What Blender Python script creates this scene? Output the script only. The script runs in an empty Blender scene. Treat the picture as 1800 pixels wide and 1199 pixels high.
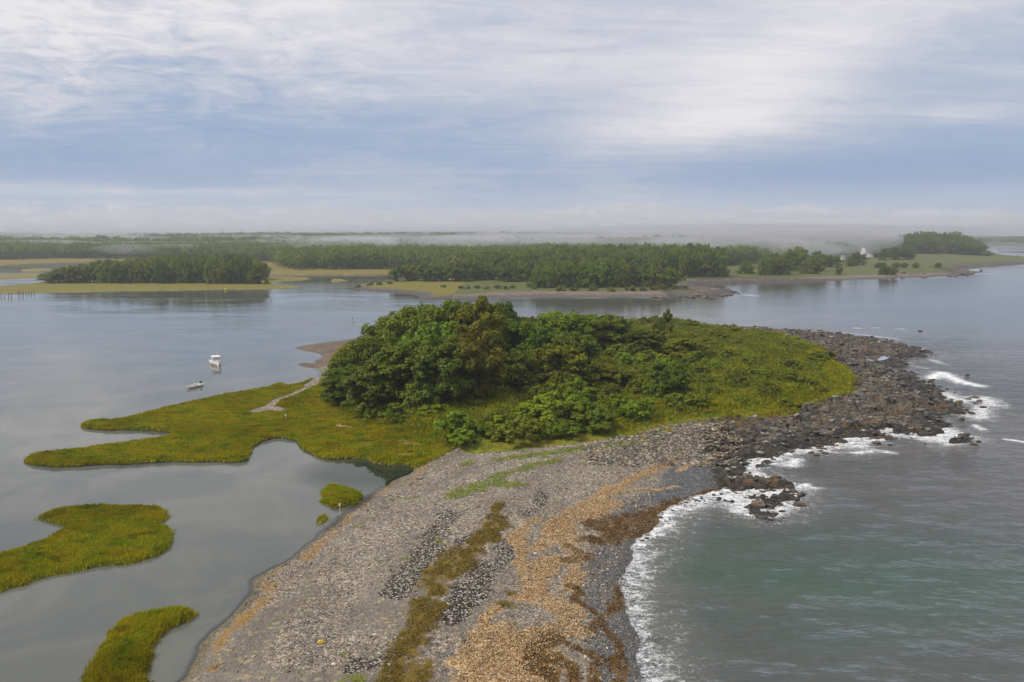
import bpy, math, random
import numpy as np
from mathutils import Vector, Matrix
R = math.radians
C = bpy.context.scene.collection
scene = bpy.context.scene
rnd = random.Random(7)
rng = np.random.default_rng(11)

# ------------------------------------------------------------------ camera
F, CAMH, HOR = 1400.0, 32.0, 412.0
PITCH = math.atan((599.5 - HOR) / F)
cam_d = bpy.data.cameras.new('camera')
cam = bpy.data.objects.new('camera', cam_d); C.objects.link(cam)
cam_d.sensor_width = 36.0; cam_d.lens = 36.0 * F / 1800.0
cam_d.clip_start = 0.5; cam_d.clip_end = 30000
cam.location = (0, 0, CAMH)
cam.rotation_euler = (math.pi / 2 - PITCH, 0, 0)
scene.camera = cam
scene.view_settings.view_transform = 'Standard'
scene.view_settings.look = 'None'
scene.view_settings.exposure = 0.12
scene.view_settings.gamma = 1.0
scene.cycles.max_bounces = 6
scene.cycles.diffuse_bounces = 3
scene.cycles.glossy_bounces = 3
scene.cycles.transparent_max_bounces = 16
scene.cycles.volume_bounces = 0
scene.cycles.use_fast_gi = False

# ------------------------------------------------------------------ node helpers
class NT:
    def __init__(s, tree): s.t = tree; s.n = tree.nodes; s.l = tree.links
    def node(s, typ, **kw):
        n = s.n.new(typ)
        for k, v in kw.items():
            if k == 'inp':
                for a, b in v.items(): s.put(n.inputs[a], b)
            else: setattr(n, k, v)
        return n
    def put(s, sock, v):
        if isinstance(v, bpy.types.NodeSocket): s.l.new(v, sock)
        elif v is not None:
            if sock.type == 'RGBA' and hasattr(v, '__len__') and len(v) == 3: v = (*v, 1)
            sock.default_value = v
    def m(s, op, a, b=None, c=None, clamp=False):
        n = s.n.new('ShaderNodeMath'); n.operation = op; n.use_clamp = clamp
        s.put(n.inputs[0], a)
        if b is not None: s.put(n.inputs[1], b)
        if c is not None: s.put(n.inputs[2], c)
        return n.outputs[0]
    def mix(s, f, a, b, blend='MIX'):
        n = s.n.new('ShaderNodeMix'); n.data_type = 'RGBA'; n.blend_type = blend; n.clamp_factor = True
        s.put(n.inputs[0], f); s.put(n.inputs[6], a); s.put(n.inputs[7], b)
        return n.outputs[2]
    def ss(s, x, lo, hi, a=0.0, b=1.0):
        n = s.n.new('ShaderNodeMapRange'); n.interpolation_type = 'SMOOTHSTEP'
        s.put(n.inputs[0], x); s.put(n.inputs[1], lo); s.put(n.inputs[2], hi); s.put(n.inputs[3], a); s.put(n.inputs[4], b)
        return n.outputs[0]
    def noise(s, vec, scale, detail=4, rough=0.55, dist=0.0, col=False):
        n = s.n.new('ShaderNodeTexNoise')
        if vec is not None: s.l.new(vec, n.inputs['Vector'])
        n.inputs['Scale'].default_value = scale; n.inputs['Detail'].default_value = detail
        n.inputs['Roughness'].default_value = rough; n.inputs['Distortion'].default_value = dist
        return n.outputs['Color' if col else 'Fac']
    def vor(s, vec, scale, out='Distance', feature='F1', rnd_=1.0):
        n = s.n.new('ShaderNodeTexVoronoi'); n.feature = feature
        s.l.new(vec, n.inputs['Vector']); n.inputs['Scale'].default_value = scale
        n.inputs['Randomness'].default_value = rnd_
        return n.outputs[out]
    def attr(s, name, out='Fac'):
        n = s.n.new('ShaderNodeAttribute'); n.attribute_name = name; return n.outputs[out]
    def ramp(s, f, stops, interp='LINEAR'):
        n = s.n.new('ShaderNodeValToRGB'); n.color_ramp.interpolation = interp
        e = n.color_ramp.elements
        while len(e) < len(stops): e.new(0.5)
        for i, (p, c) in enumerate(stops):
            e[i].position = p; e[i].color = (*c, 1) if len(c) == 3 else c
        s.put(n.inputs[0], f); return n.outputs[0]
    def pos(s): return s.n.new('ShaderNodeNewGeometry').outputs['Position']
    def scale(s, vec, v, rot=(0, 0, 0), loc=(0, 0, 0)):
        n = s.n.new('ShaderNodeMapping'); s.l.new(vec, n.inputs[0])
        n.inputs['Scale'].default_value = v; n.inputs['Rotation'].default_value = rot; n.inputs['Location'].default_value = loc
        return n.outputs[0]
    def bump(s, h, strength=1.0, dist=1.0, normal=None):
        n = s.n.new('ShaderNodeBump'); s.put(n.inputs['Strength'], strength); s.put(n.inputs['Distance'], dist)
        s.put(n.inputs['Height'], h)
        if normal is not None: s.l.new(normal, n.inputs['Normal'])
        return n.outputs[0]

def new_mat(name):
    m = bpy.data.materials.new(name); m.use_nodes = True
    m.node_tree.nodes.clear(); t = NT(m.node_tree)
    out = t.node('ShaderNodeOutputMaterial')
    return m, t, out
def principled(t, out, col, rough=0.8, normal=None, metallic=0.0, spec=0.3, **kw):
    p = t.node('ShaderNodeBsdfPrincipled')
    t.put(p.inputs['Base Color'], col); t.put(p.inputs['Roughness'], rough)
    t.put(p.inputs['Metallic'], metallic); t.put(p.inputs['Specular IOR Level'], spec)
    if normal is not None: t.l.new(normal, p.inputs['Normal'])
    for k, v in kw.items(): t.put(p.inputs[k], v)
    t.l.new(p.outputs[0], out.inputs[0]); return p
def plain(name, col, rough=0.6, metallic=0.0, var=0.15, scale=3.0, spec=0.4):
    m, t, out = new_mat(name)
    n = t.noise(t.pos(), scale, 5)
    c = t.mix(t.ss(n, 0.35, 0.7), tuple(x * (1 - var) for x in col), tuple(min(1, x * (1 + var)) for x in col))
    principled(t, out, c, rough, t.bump(n, 0.2, 0.02), metallic, spec)
    return m

# ------------------------------------------------------------------ world + sun
SUN_EL, SUN_AZ = R(52), R(-105)     # azimuth from +Y towards +X
world = bpy.data.worlds.new('World'); scene.world = world; world.use_nodes = True
world.node_tree.nodes.clear(); w = NT(world.node_tree)
D = w.node('ShaderNodeTexCoord').outputs['Generated']
sep = w.node('ShaderNodeSeparateXYZ', inp={0: D}); dx, dy, dz = sep.outputs
az = w.m('MULTIPLY', w.m('ARCTAN2', dx, dy), 57.2958)
el = w.m('MULTIPLY', w.m('ARCSINE', dz), 57.2958)
# stratus plane coordinates
zz = w.m('ADD', w.m('MAXIMUM', dz, 0.0), 0.10)
pv = w.node('ShaderNodeCombineXYZ', inp={0: w.m('DIVIDE', dx, zz), 1: w.m('DIVIDE', dy, zz), 2: 0.0}).outputs[0]
ae = w.node('ShaderNodeCombineXYZ', inp={0: w.m('MULTIPLY', az, 0.1), 1: w.m('MULTIPLY', el, 0.1), 2: 0.0}).outputs[0]
def blob(px, py, sa, se, rot=0.0):
    a0 = math.degrees(math.atan((px - 900) / F)); e0 = math.degrees(math.atan((HOR - py) / F))
    da = w.m('SUBTRACT', az, a0); de = w.m('SUBTRACT', el, e0)
    c, s_ = math.cos(R(rot)), math.sin(R(rot))
    u = w.m('ADD', w.m('MULTIPLY', da, c / sa), w.m('MULTIPLY', de, s_ / sa))
    v = w.m('ADD', w.m('MULTIPLY', da, -s_ / se), w.m('MULTIPLY', de, c / se))
    r2 = w.m('ADD', w.m('MULTIPLY', u, u), w.m('MULTIPLY', v, v))
    return w.m('EXPONENT', w.m('MULTIPLY', r2, -1.0))
n_big = w.noise(w.scale(pv, (0.35, 0.75, 1), (0, 0, R(-18))), 1.0, 7, 0.55, 0.6)
n_fine = w.noise(w.scale(ae, (1.0, 3.6, 1), (0, 0, R(8))), 2.6, 10, 0.66, 0.9)
n_soft = w.noise(w.scale(ae, (0.5, 1.3, 1), (0, 0, R(12)), (3, 1, 0)), 1.0, 4, 0.5, 0.4)
white = w.m('ADD', w.m('MULTIPLY', w.m('SUBTRACT', n_big, 0.5), 0.55), w.m('MULTIPLY', w.m('SUBTRACT', n_soft, 0.5), 0.65))
base_el = w.ss(el, 4.0, 14.0, 0.34, 0.70)
white = w.m('ADD', white, base_el)
for (px, py, sa, se, rot, k) in [
        (1330, 150, 13, 3.2, 22, 0.30), (600, 60, 12, 3.0, 0, 0.18), (60, 110, 7, 2.4, 5, 0.22),
        (330, 180, 7, 2.2, 0, -0.16), (90, 215, 8, 1.3, -3, 0.12), (500, 250, 13, 2.2, 0, -0.26), (1690, 140, 5, 2.6, 10, -0.12),
        (1500, 310, 14, 2.0, 0, -0.26), (1760, 300, 6, 2.4, 0, -0.14), (1000, 230, 8, 2.2, 0, -0.02), (1300, 225, 9, 1.5, 4, 0.22),
        (100, 300, 9, 1.2, 0, -0.15), (700, 300, 8, 0.7, -3, 0.08), (820, 40, 7, 2.0, 0, -0.12), (1720, 238, 6, 0.6, -3, 0.28), (300, 345, 16, 0.35, 0, 0.25)]:
    white = w.m('ADD', white, w.m('MULTIPLY', blob(px, py, sa, se, rot), k))
# wispy texture, mostly on the left
wisp_amt = w.m('ADD', w.m('MULTIPLY', blob(200, 130, 16, 7), 1.35), 0.30)
n_wsp = w.noise(w.scale(pv, (1.1, 4.2, 1), (0, 0, R(-22)), (2, 0, 0)), 1.0, 9, 0.66, 1.2)
white = w.m('ADD', white, w.m('MULTIPLY', w.m('SUBTRACT', n_wsp, 0.5), 0.60))
white = w.m('ADD', white, w.m('MULTIPLY', w.m('SUBTRACT', n_fine, 0.5), wisp_amt))
cloud = w.ramp(w.m('ADD', w.m('MULTIPLY', white, 1.0), 0.0, clamp=True), [
    (0.0, (0.300, 0.400, 0.575)), (0.25, (0.350, 0.440, 0.600)), (0.5, (0.485, 0.530, 0.640)), (0.72, (0.640, 0.640, 0.700)), (1.0, (0.790, 0.780, 0.805))])
# low fog bank with cumulus tops along the horizon
edge_n = w.noise(w.scale(ae, (1.4, 0.0, 1)), 1.3, 6, 0.6)
edge = w.m('ADD', 1.60, w.m('MULTIPLY', w.m('SUBTRACT', edge_n, 0.42), 2.2))
edge = w.m('ADD', edge, w.m('MULTIPLY', blob(1120, 360, 4.5, 6), 0.35))
edge = w.m('SUBTRACT', edge, w.m('MULTIPLY', blob(1800, 400, 6, 9), 0.5))
bank = w.ss(w.m('SUBTRACT', edge, el), -0.55, 0.65)
puff = w.noise(w.scale(ae, (2.2, 9.0, 1)), 2.2, 6, 0.6)
rim = w.m('MULTIPLY', w.ss(w.m('SUBTRACT', edge, el), -0.10, 0.08), w.ss(w.m('SUBTRACT', edge, el), 0.45, 0.1))
rim = w.m('MULTIPLY', rim, w.ss(puff, 0.5, 0.68, 0.0, 0.5))
bankcol = w.mix(rim, w.mix(w.ss(puff, 0.3, 0.75), (0.55, 0.555, 0.59), (0.62, 0.625, 0.65)), (0.74, 0.74, 0.78))
puff2 = w.noise(w.scale(ae, (3.0, 8.0, 1)), 4.0, 8, 0.62)
for px_, py_, sa_, se_ in ((225, 366, 3.6, 0.30), (60, 372, 2.2, 0.28), (480, 371, 2.0, 0.26), (1030, 368, 1.9, 0.32), (1410, 369, 2.2, 0.30), (1640, 378, 3, 0.25)):
    bk = w.ss(w.m('ADD', blob(px_, py_, sa_ * 1.2, se_ * 1.5), w.m('MULTIPLY', w.m('SUBTRACT', puff2, 0.5), 3.2)), 0.45, 1.0)
    bankcol = w.mix(w.m('MULTIPLY', bk, 0.35), bankcol, (0.80, 0.80, 0.84)); bank = w.m('MAXIMUM', bank, w.m('MULTIPLY', bk, 0.4))
low = w.ss(el, 4.2, 1.8)
cloud = w.mix(w.m('MULTIPLY', low, 0.45), cloud, (0.56, 0.61, 0.70))
cloud = w.mix(bank, cloud, bankcol)
cloud = w.mix(w.ss(el, 18, 45), cloud, (0.75, 0.74, 0.76))
cloud = w.mix(w.ss(el, 0, -2), cloud, (0.35, 0.36, 0.38))
sky = w.node('ShaderNodeTexSky'); sky.sky_type = 'NISHITA'; sky.sun_disc = False
sky.sun_elevation = SUN_EL; sky.sun_rotation = SUN_AZ; sky.air_density = 1.2; sky.dust_density = 2.5
bg1 = w.node('ShaderNodeBackground', inp={0: sky.outputs[0], 1: 0.07})
bg2 = w.node('ShaderNodeBackground', inp={0: cloud, 1: 1.0})
ms = w.node('ShaderNodeMixShader', inp={0: 0.93}); w.l.new(bg1.outputs[0], ms.inputs[1]); w.l.new(bg2.outputs[0], ms.inputs[2])
wo = w.node('ShaderNodeOutputWorld'); w.l.new(ms.outputs[0], wo.inputs[0])
sun_d = bpy.data.lights.new('sun', 'SUN'); sun_d.energy = 2.9; sun_d.angle = R(12); sun_d.color = (1.0, 0.95, 0.87)
sun = bpy.data.objects.new('sun', sun_d); C.objects.link(sun)
sd_ = Vector((math.sin(SUN_AZ) * math.cos(SUN_EL), math.cos(SUN_AZ) * math.cos(SUN_EL), math.sin(SUN_EL)))
sun.rotation_euler = sd_.to_track_quat('Z', 'Y').to_euler()
sun.location = (0, 0, 400)

# ------------------------------------------------------------------ numpy maths
def G(px, py, z=0.0):
    px = np.asarray(px, float); py = np.asarray(py, float)
    x = (px - 900) / F; u = (599.5 - py) / F
    ct, st = math.cos(PITCH), math.sin(PITCH)
    X = x; Y = ct + u * st; Z = -st + u * ct
    t = (z - CAMH) / Z
    return np.stack([X * t, Y * t], -1)
def hsh(ix, iy, seed):
    h = (ix.astype(np.int64) * 374761393 + iy.astype(np.int64) * 668265263 + seed * 974634777) & 0xffffffff
    h = ((h ^ (h >> 13)) * 1274126177) & 0xffffffff
    h = (h ^ (h >> 16)) & 0xffffffff
    return h.astype(np.float64) / 4294967296.0
def vnoise(x, y, seed=0):
    ix = np.floor(x); iy = np.floor(y); fx = x - ix; fy = y - iy
    fx = fx * fx * (3 - 2 * fx); fy = fy * fy * (3 - 2 * fy)
    a = hsh(ix, iy, seed); b = hsh(ix + 1, iy, seed); c = hsh(ix, iy + 1, seed); d = hsh(ix + 1, iy + 1, seed)
    return (a * (1 - fx) + b * fx) * (1 - fy) + (c * (1 - fx) + d * fx) * fy
def fbm(x, y, oct=4, seed=0, gain=0.5):
    s = 0; a = 1; t = 0
    for o in range(oct):
        s = s + a * (vnoise(x, y, seed + o * 17) - 0.5); t += a * 0.5; a *= gain
        x, y = x * 2.03 + 5.1 + y * 0.11, y * 2.03 + 1.7 - x * 0.05
    return s / t          # about -1..1
def cells(x, y, seed=0):
    ix = np.floor(x); iy = np.floor(y)
    f1 = np.full(x.shape, 9.0); f2 = f1.copy(); r = np.zeros(x.shape); ox = r.copy(); oy = r.copy(); r2 = r.copy()
    for i in (-1, 0, 1):
        for j in (-1, 0, 1):
            cx = ix + i; cy = iy + j
            dx_ = cx + hsh(cx, cy, seed) - x; dy_ = cy + hsh(cx, cy, seed + 1) - y
            d = dx_ * dx_ + dy_ * dy_
            cr = hsh(cx, cy, seed + 2); near = d < f1
            f2 = np.where(near, f1, np.minimum(f2, d))
            r = np.where(near, cr, r); r2 = np.where(near, hsh(cx, cy, seed + 3), r2)
            ox = np.where(near, -dx_, ox); oy = np.where(near, -dy_, oy); f1 = np.where(near, d, f1)
    return np.sqrt(f1), np.sqrt(f2), r, r2, ox, oy
def sm(x, a=0.0, b=1.0):
    t = np.clip((x - a) / (b - a), 0, 1); return t * t * (3 - 2 * t)
def smooth_poly(p, n=3):
    for _ in range(n):        # Chaikin
        q = np.roll(p, -1, 0); a = p * 0.75 + q * 0.25; b = p * 0.25 + q * 0.75
        p = np.stack([a, b], 1).reshape(-1, 2)
        if len(p) > 420: break
    return p
def sdf(poly, x, y, margin=30.0):
    """signed distance, positive inside, clamped to -margin far outside"""
    x = np.asarray(x, float); y = np.asarray(y, float)
    out = np.full(x.shape, -float(margin))
    lo = poly.min(0) - margin; hi = poly.max(0) + margin
    sel = (x > lo[0]) & (x < hi[0]) & (y > lo[1]) & (y < hi[1])
    if not sel.any(): return out
    px = x[sel].astype(np.float32); py = y[sel].astype(np.float32)
    dist = np.full(px.shape, 1e12, np.float32); ins = np.zeros(px.shape, bool)
    a = poly; b = np.roll(poly, -1, 0)
    for (ax, ay), (bx, by) in zip(a, b):
        ex, ey = bx - ax, by - ay; L = ex * ex + ey * ey
        if L < 1e-9: continue
        wx = px - np.float32(ax); wy = py - np.float32(ay)
        t = np.clip((wx * ex + wy * ey) / L, 0, 1)
        ddx = wx - ex * t; ddy = wy - ey * t
        dist = np.minimum(dist, ddx * ddx + ddy * ddy)
        if ay != by:
            c = (py >= ay) != (py >= by)
            ins ^= c & ((wx < ex * wy / ey))
    d = np.sqrt(dist)
    out[sel] = np.maximum(np.where(ins, d, -d), -margin)
    return out
def dline(pts, x, y, margin=12.0):
    out = np.full(np.shape(x), 99.0)
    lo = pts.min(0) - margin; hi = pts.max(0) + margin
    sel = (x > lo[0]) & (x < hi[0]) & (y > lo[1]) & (y < hi[1])
    if not sel.any(): return out
    px, py = x[sel], y[sel]; dist = np.full(px.shape, 1e9)
    for (ax, ay), (bx, by) in zip(pts[:-1], pts[1:]):
        ex, ey = bx - ax, by - ay; L = ex * ex + ey * ey + 1e-9
        t = np.clip(((px - ax) * ex + (py - ay) * ey) / L, 0, 1)
        dist = np.minimum(dist, (px - ax - ex * t) ** 2 + (py - ay - ey * t) ** 2)
    out[sel] = np.sqrt(dist); return out

# ------------------------------------------------------------------ shapes of the land (traced coastlines laid out on the ground)
def P(s): return np.array([[float(v) for v in p.split(',')] for p in s.split()])
def GP(s, n=2):
    p = P(s); return smooth_poly(G(p[:, 0], p[:, 1]), n)
ISLE_PX = """200,1290 260,1240 315,1199 338,1165 345,1140 360,1120 385,1100 415,1075 440,1052 449,1035 447,1018 460,1008 485,996 520,977 540,958 560,938 582,922 605,902 635,882 660,864 690,846 718,834 728,826
 719,819 690,819 660,816 632,806 590,810 560,805 545,797 525,789 522,776 500,772 485,770 462,775 445,785 440,800 430,812 410,815 380,813 340,814 290,813 230,816 150,819 90,822 50,819 42,809 60,799 110,794 160,789 210,781 260,774 303,768
 302,761 260,757 215,757 185,758 150,754 138,746 160,740 210,739 250,729 310,713 370,701 410,691 440,686 480,678 492,672 502,678 535,673 541,669 557,665 566,657 560,652 545,646 518,641 530,637 552,640 553,634 568,628 563,622 540,617 515,612 535,607 570,602 600,599 640,592
 700,584 800,577 900,573 1000,571 1100,570 1215,569 1240,575 1300,578 1360,580 1430,585 1480,588 1520,598 1560,604 1600,612 1640,620 1630,628 1590,634 1575,645 1590,655 1600,668 1640,674 1632,684 1645,697 1690,722 1678,738 1640,748 1690,768 1680,778 1650,776 1610,768 1580,764 1545,770
 1500,784 1470,784 1440,790 1400,790 1372,800 1338,812 1310,822 1325,836 1362,843 1385,852 1392,866 1372,872 1368,893 1342,907 1318,900 1308,884 1288,870 1260,865 1220,876 1190,890 1160,915 1130,945 1110,975 1100,1010 1096,1050 1105,1080 1123,1120 1130,1160 1130,1199 1132,1290"""
ISLE = GP(ISLE_PX)
MARSHB = GP("-140,1080 0,1042 60,1022 110,1007 160,997 220,992 270,981 300,966 304,942 292,931 262,926 290,915 286,901 270,893 200,891 150,891 100,898 65,909 78,917 110,923 116,930 90,947 50,965 0,978 -140,990")
MARSHC = GP("120,1260 150,1199 165,1171 185,1142 200,1112 215,1097 250,1087 300,1080 332,1081 320,1096 290,1110 265,1127 252,1152 242,1199 235,1260")
MARSHD = GP("569,872 571,862 580,856 600,859 625,868 631,877 612,889 588,897 574,888")
MARSHE = GP("552,922 559,911 571,908 575,914 565,924")
WOODISLE = GP("-300,512 -60,507 0,503 72,497 95,491 200,486 400,484 470,485 520,487 552,490 540,493 485,495 472,499 520,502 535,506 500,508 400,510 300,511 200,513 100,515 0,517 -100,520 -300,522")
FLATS = [GP("-200,484 0,482 75,480 86,484 60,489 0,491 -200,494"), GP("30,474 90,471 88,477 42,478"), GP("578,491 606,490 609,495 585,496"),
         GP("1745,442.5 1790,441.5 1850,442.5 1850,445 1780,445"), GP("1735,438.6 1800,437 1870,437 1870,438.5 1800,439.6")]
MAIN = GP("""-1500,470 -300,469 0,466 60,463 190,459 320,462 440,470 465,484 550,484 600,483 690,482 765,482 790,489 760,493 690,495 640,500 602,504 640,511 700,515 745,520 733,526 760,528 800,525 880,523 1000,522 1100,522 1200,522 1240,521 1298,517 1262,511 1225,506 1212,502 1235,500 1300,498.5 1400,496 1500,492 1560,489 1600,488 1640,487 1680,484 1722,480 1690,477 1672,472 1720,469 1760,467 1800,463 1960,459
 1960,456 1800,454 1750,449 1738,441 1722,435 1725,433 1760,431.5 1850,431 2200,430 2600,424 2900,417.3 -2200,417.3""")
PROM = GP("1560,462 1600,458 1700,458 1745,452 1738,440 1700,432 1600,430 1500,440")
# parts of the island, traced on its raised ground
def dA_raw(x, y):
    wx = x + fbm(x / 3, y / 3, 3, 5) * 0.5; wy = y + fbm(x / 3, y / 3, 3, 9) * 0.6
    return sdf(ISLE, wx, wy, 60)
def Gz(s, z, n=2):
    p = P(s)
    if z is None:      # the raised ground is lower along its seaward rim
        z = np.where(p[:, 1] < 605, 1.0, np.where((p[:, 0] > 1380) & (p[:, 1] < 690), 1.5, 2.4))
    return smooth_poly(G(p[:, 0], p[:, 1], z), n)
def Lz(s, z):
    p = P(s); return G(p[:, 0], p[:, 1], z)
MARSH_PX = ISLE_PX.split()[24:73]
MARSH = Gz('735,822 ' + ' '.join(MARSH_PX) + ' 575,690 640,720 700,745 780,765 832,784 775,812', 0.3)
VEG = Gz("1215,566 1100,566 900,571 700,590 600,604 578,645 558,672 560,690 600,712 680,738 760,760 830,782 870,781 960,777 1030,770 1100,758 1160,741 1205,733 1290,724 1370,717 1440,701 1502,686 1498,655 1470,634 1440,613 1400,602 1330,589 1250,579", None)
ROCK = Gz("1215,560 1300,570 1480,580 1560,595 1680,612 1680,700 1740,740 1740,800 1560,790 1460,800 1360,825 1440,860 1420,920 1290,915 1270,862 1262,835 1240,800 1235,765 1290,735 1380,722 1450,705 1490,688 1480,655 1455,642 1425,625 1395,612 1330,598 1215,590", 0.8)
DARKG = Gz("1130,848 1200,806 1290,812 1300,868 1220,872 1150,895", 1.2)
COBB = Gz("1010,800 1100,765 1170,742 1290,728 1300,790 1230,800 1150,805 1090,815", 1.9)

def height(x, y, parts=False):
    x = np.asarray(x, float); y = np.asarray(y, float)
    Z = np.hypot(x, y)
    dA = dA_raw(x, y)
    wm = np.maximum(sm(sdf(MARSH, x, y) , -2.0, 2.5), sm(-x, 20, 26) * sm(y, 90, 94) * sm(-y, -176, -170))
    wv = sm(sdf(VEG, x, y), -2, 10)
    dR = sdf(ROCK, x, y)
    wr = sm(dR, -3, 3) * (1 - sm(sdf(VEG, x, y), -0.5, 1.5))
    slope = 0.17 * (1 - wm) + 0.9 * wm; slope = slope * (1 - wr) + 0.10 * wr
    hm = 2.1 * (1 - wm) + 0.45 * wm
    # a lower spit in front of the trees on the left
    hm = hm * (1 - 0.55 * sm(-(x + 40), 0, 10) * sm(y, 150, 165))
    hA = np.where(dA > 0, hm * (1 - np.exp(-np.maximum(dA, 0) * slope / hm)), np.maximum(dA * (0.22 + 0.6 * sm(-x, -6, 2) + 1.4 * wm), -2.6))
    hA = hA + wv * 0.9 * (1 - wm) + (0.06 + 0.10 * wv) * fbm(x / 4, y / 4, 4, 21) * (dA > -3)
    hA = hA + wm * sm(dA, 0, 2) * 0.13 * fbm(x / 1.6, y / 1.2, 4, 22) - wm*sm(dA, 3, 6)*0.0
    # beach ridges and hollows parallel to the sea
    beach = (1 - wm) * (1 - wr) * (1 - wv) * sm(dA, 0.5, 3) * sm(-Z, -160, -140)
    hA = hA + beach * 0.14 * fbm(x / 1.8, y / 5, 4, 31)
    s = wr > 0.001
    if s.any():
        xs, ys = x[s], y[s]
        xr = xs * 0.97 + ys * 0.25; yr = -xs * 0.25 + ys * 0.97
        xr = xr + fbm(xs / 2, ys / 2, 3, 41) * 1.2; yr = yr + fbm(xs / 2, ys / 2, 3, 43) * 0.8
        f1, f2, r, r2, ox, oy = cells(xr / 5.2, yr / 2.2, 50)
        b = (r ** 1.5 - 0.20) * 1.6 + ox * (r2 - 0.5) * 1.8 + oy * (r - 0.3) * 1.0 - 0.5 * np.exp(-(f2 - f1) * 9)
        f1, f2, r, r2, ox, oy = cells(xr / 1.5, yr / 0.7, 60)
        b += (r - 0.4) * 0.55 + ox * (r2 - 0.5) * 0.7 - 0.28 * np.exp(-(f2 - f1) * 8)
        f1, f2, r, r2, ox, oy = cells(xs / 0.6, ys / 0.4, 70)
        b += (r - 0.5) * 0.24
        b += fbm(xs / 9, ys / 7, 3, 80) * 0.45
        tip = sm(dA[s], -6, 1)
        hA[s] += wr[s] * b * (0.25 + 0.75 * tip) * (0.75 + 0.25 * sm(dA[s], 0, 10))
    h = hA
    for poly, mg in ((MARSHB, 12), (MARSHC, 12), (MARSHD, 8), (MARSHE, 6)):
        wx = x + fbm(x / 2.2, y / 2.2, 4, 15) * 0.55; wy = y + fbm(x / 2.2, y / 2.2, 4, 19) * 0.7
        d = sdf(poly, wx, wy, mg)
        hh = np.where(d > 0, 0.32 * (1 - np.exp(-np.maximum(d, 0) * 4)) + 0.06 * fbm(x / 1.3, y / 1.3, 3, 23), np.maximum(d * 2.0, -2.4))
        h = np.maximum(h, hh)
    far = y > 330
    fm = np.full(x.shape, -99.0)
    if far.any():
        xs, ys = x[far], y[far]
        wz = np.clip(ys / 600, 0.5, 2)
        wx = xs + fbm(xs / 12, ys / 12, 3, 35) * 3.0 * wz; wy = ys + fbm(xs / 12, ys / 12, 3, 39) * 4.5 * wz
        dm = sdf(MAIN, wx, wy, 60)
        hills = 13 * sm(ys, 850, 1700) + 10 * sm(ys, 1700, 3200) + 9 * sm(ys, 3200, 6500)
        hills = hills * (1 - 0.85 * sm(xs, 400, 1100) * sm(ys, 1200, 2000)) + fbm(xs / 260, ys / 300, 4, 90) * 5 * sm(ys, 800, 1500)
        hills = hills * sm(dm, 0, 59)
        hmn = np.where(dm > 0, 2.0 * (1 - np.exp(-np.maximum(dm, 0) * 0.11)), np.maximum(dm * 0.1, -2.5)) + hills
        rockm = (sm(xs, 90, 115) * sm(-ys, -560, -540)) + sm(xs, 335, 380) * sm(-dm, -26, -10)
        hmn += np.clip(rockm, 0, 1) * sm(-dm, -22, -8) * sm(dm, -4, 1) * (1.1 + 1.3 * fbm(xs / 5, ys / 7, 4, 95))
        hmn += 2 * sm(sdf(PROM, xs, ys, 60), -5, 50)
        hf = hmn
        di = sdf(WOODISLE, wx, wy, 60)
        hf = np.maximum(hf, np.where(di > 0, 0.5 * (1 - np.exp(-np.maximum(di, 0) * 0.5)) + 0.3 * sm(di, 12, 30), np.maximum(di * 0.1, -2.5)) + 0.08 * fbm(xs / 6, ys / 9, 3, 93))
        for p in FLATS:
            di2 = sdf(p, wx, wy, 30)
            hf = np.maximum(hf, np.where(di2 > 0, 0.4, np.maximum(di2 * 0.1, -2.5)))
        h[far] = np.maximum(h[far], hf); fm[far] = np.maximum(dm, di)
    h = h - 0.02
    if parts: return h, dA, wm, wv, wr, dR, fm
    return h
def ground_z(x, y): return float(height(np.array([x]), np.array([y]))[0])
def on_ground(px, py, it=4):
    """the point of the terrain seen at this place of the traced picture"""
    z = 0.0
    for _ in range(it):
        p = G(px, py, z); z = max(ground_z(p[0], p[1]), 0.0)
    return float(p[0]), float(p[1]), z

# ---- painted cover of the beach: (polyline, half width in metres)
BZ = 1.9
def strokes(lst): return [(Lz(s, BZ), r) for s, r in lst]
S_WRACK = strokes([("1205,786 1150,815 1110,830 1070,850 1035,872", 0.76), ("1035,872 1010,885 985,900 965,930 940,950", 1.03), ("1010,885 1045,898 1075,905", 0.62), ("1190,838 1120,845 1080,852", 0.41), ("1250,800 1215,806 1190,815", 0.34),
    ("985,905 1000,935 1010,962 965,968 945,1000 930,1035 975,1035 1000,1060 1008,1082 950,1095 925,1110", 1.35), ("925,1000 905,930 940,905", 0.7), ("960,1135 930,1150", 1.6),
    ("925,1110 880,1110 850,1125 835,1160 825,1230", 1.7), ("870,1095 910,1130 905,1180 890,1240", 1.9), ("1005,960 1020,985 1000,1010", 0.9), ("1070,870 1010,900", 1.6), ("800,1150 850,1090 870,1060", 0.7), ("950,1170 980,1230", 1.2)])
S_WEED = strokes([("1050,905 1110,895 1180,870 1215,858", 1.70), ("1040,930 1090,915 1150,895", 1.36), ("1095,985 1090,1020 1060,1060 1085,1095 1095,1140 1080,1230", 0.42), ("960,1100 1010,1112 1065,1130 1040,1180 1045,1230", 0.47), ("1020,1040 1050,1060 1040,1085", 0.30), ("995,965 1030,955 1000,940", 0.68), ("1000,1005 1020,1015 1015,1040", 0.42), ("945,1130 1000,1150 1020,1190", 0.68), ("1190,860 1250,835 1290,828", 0.42), ("985,1100 930,1120 960,1160",0.7)])
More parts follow.
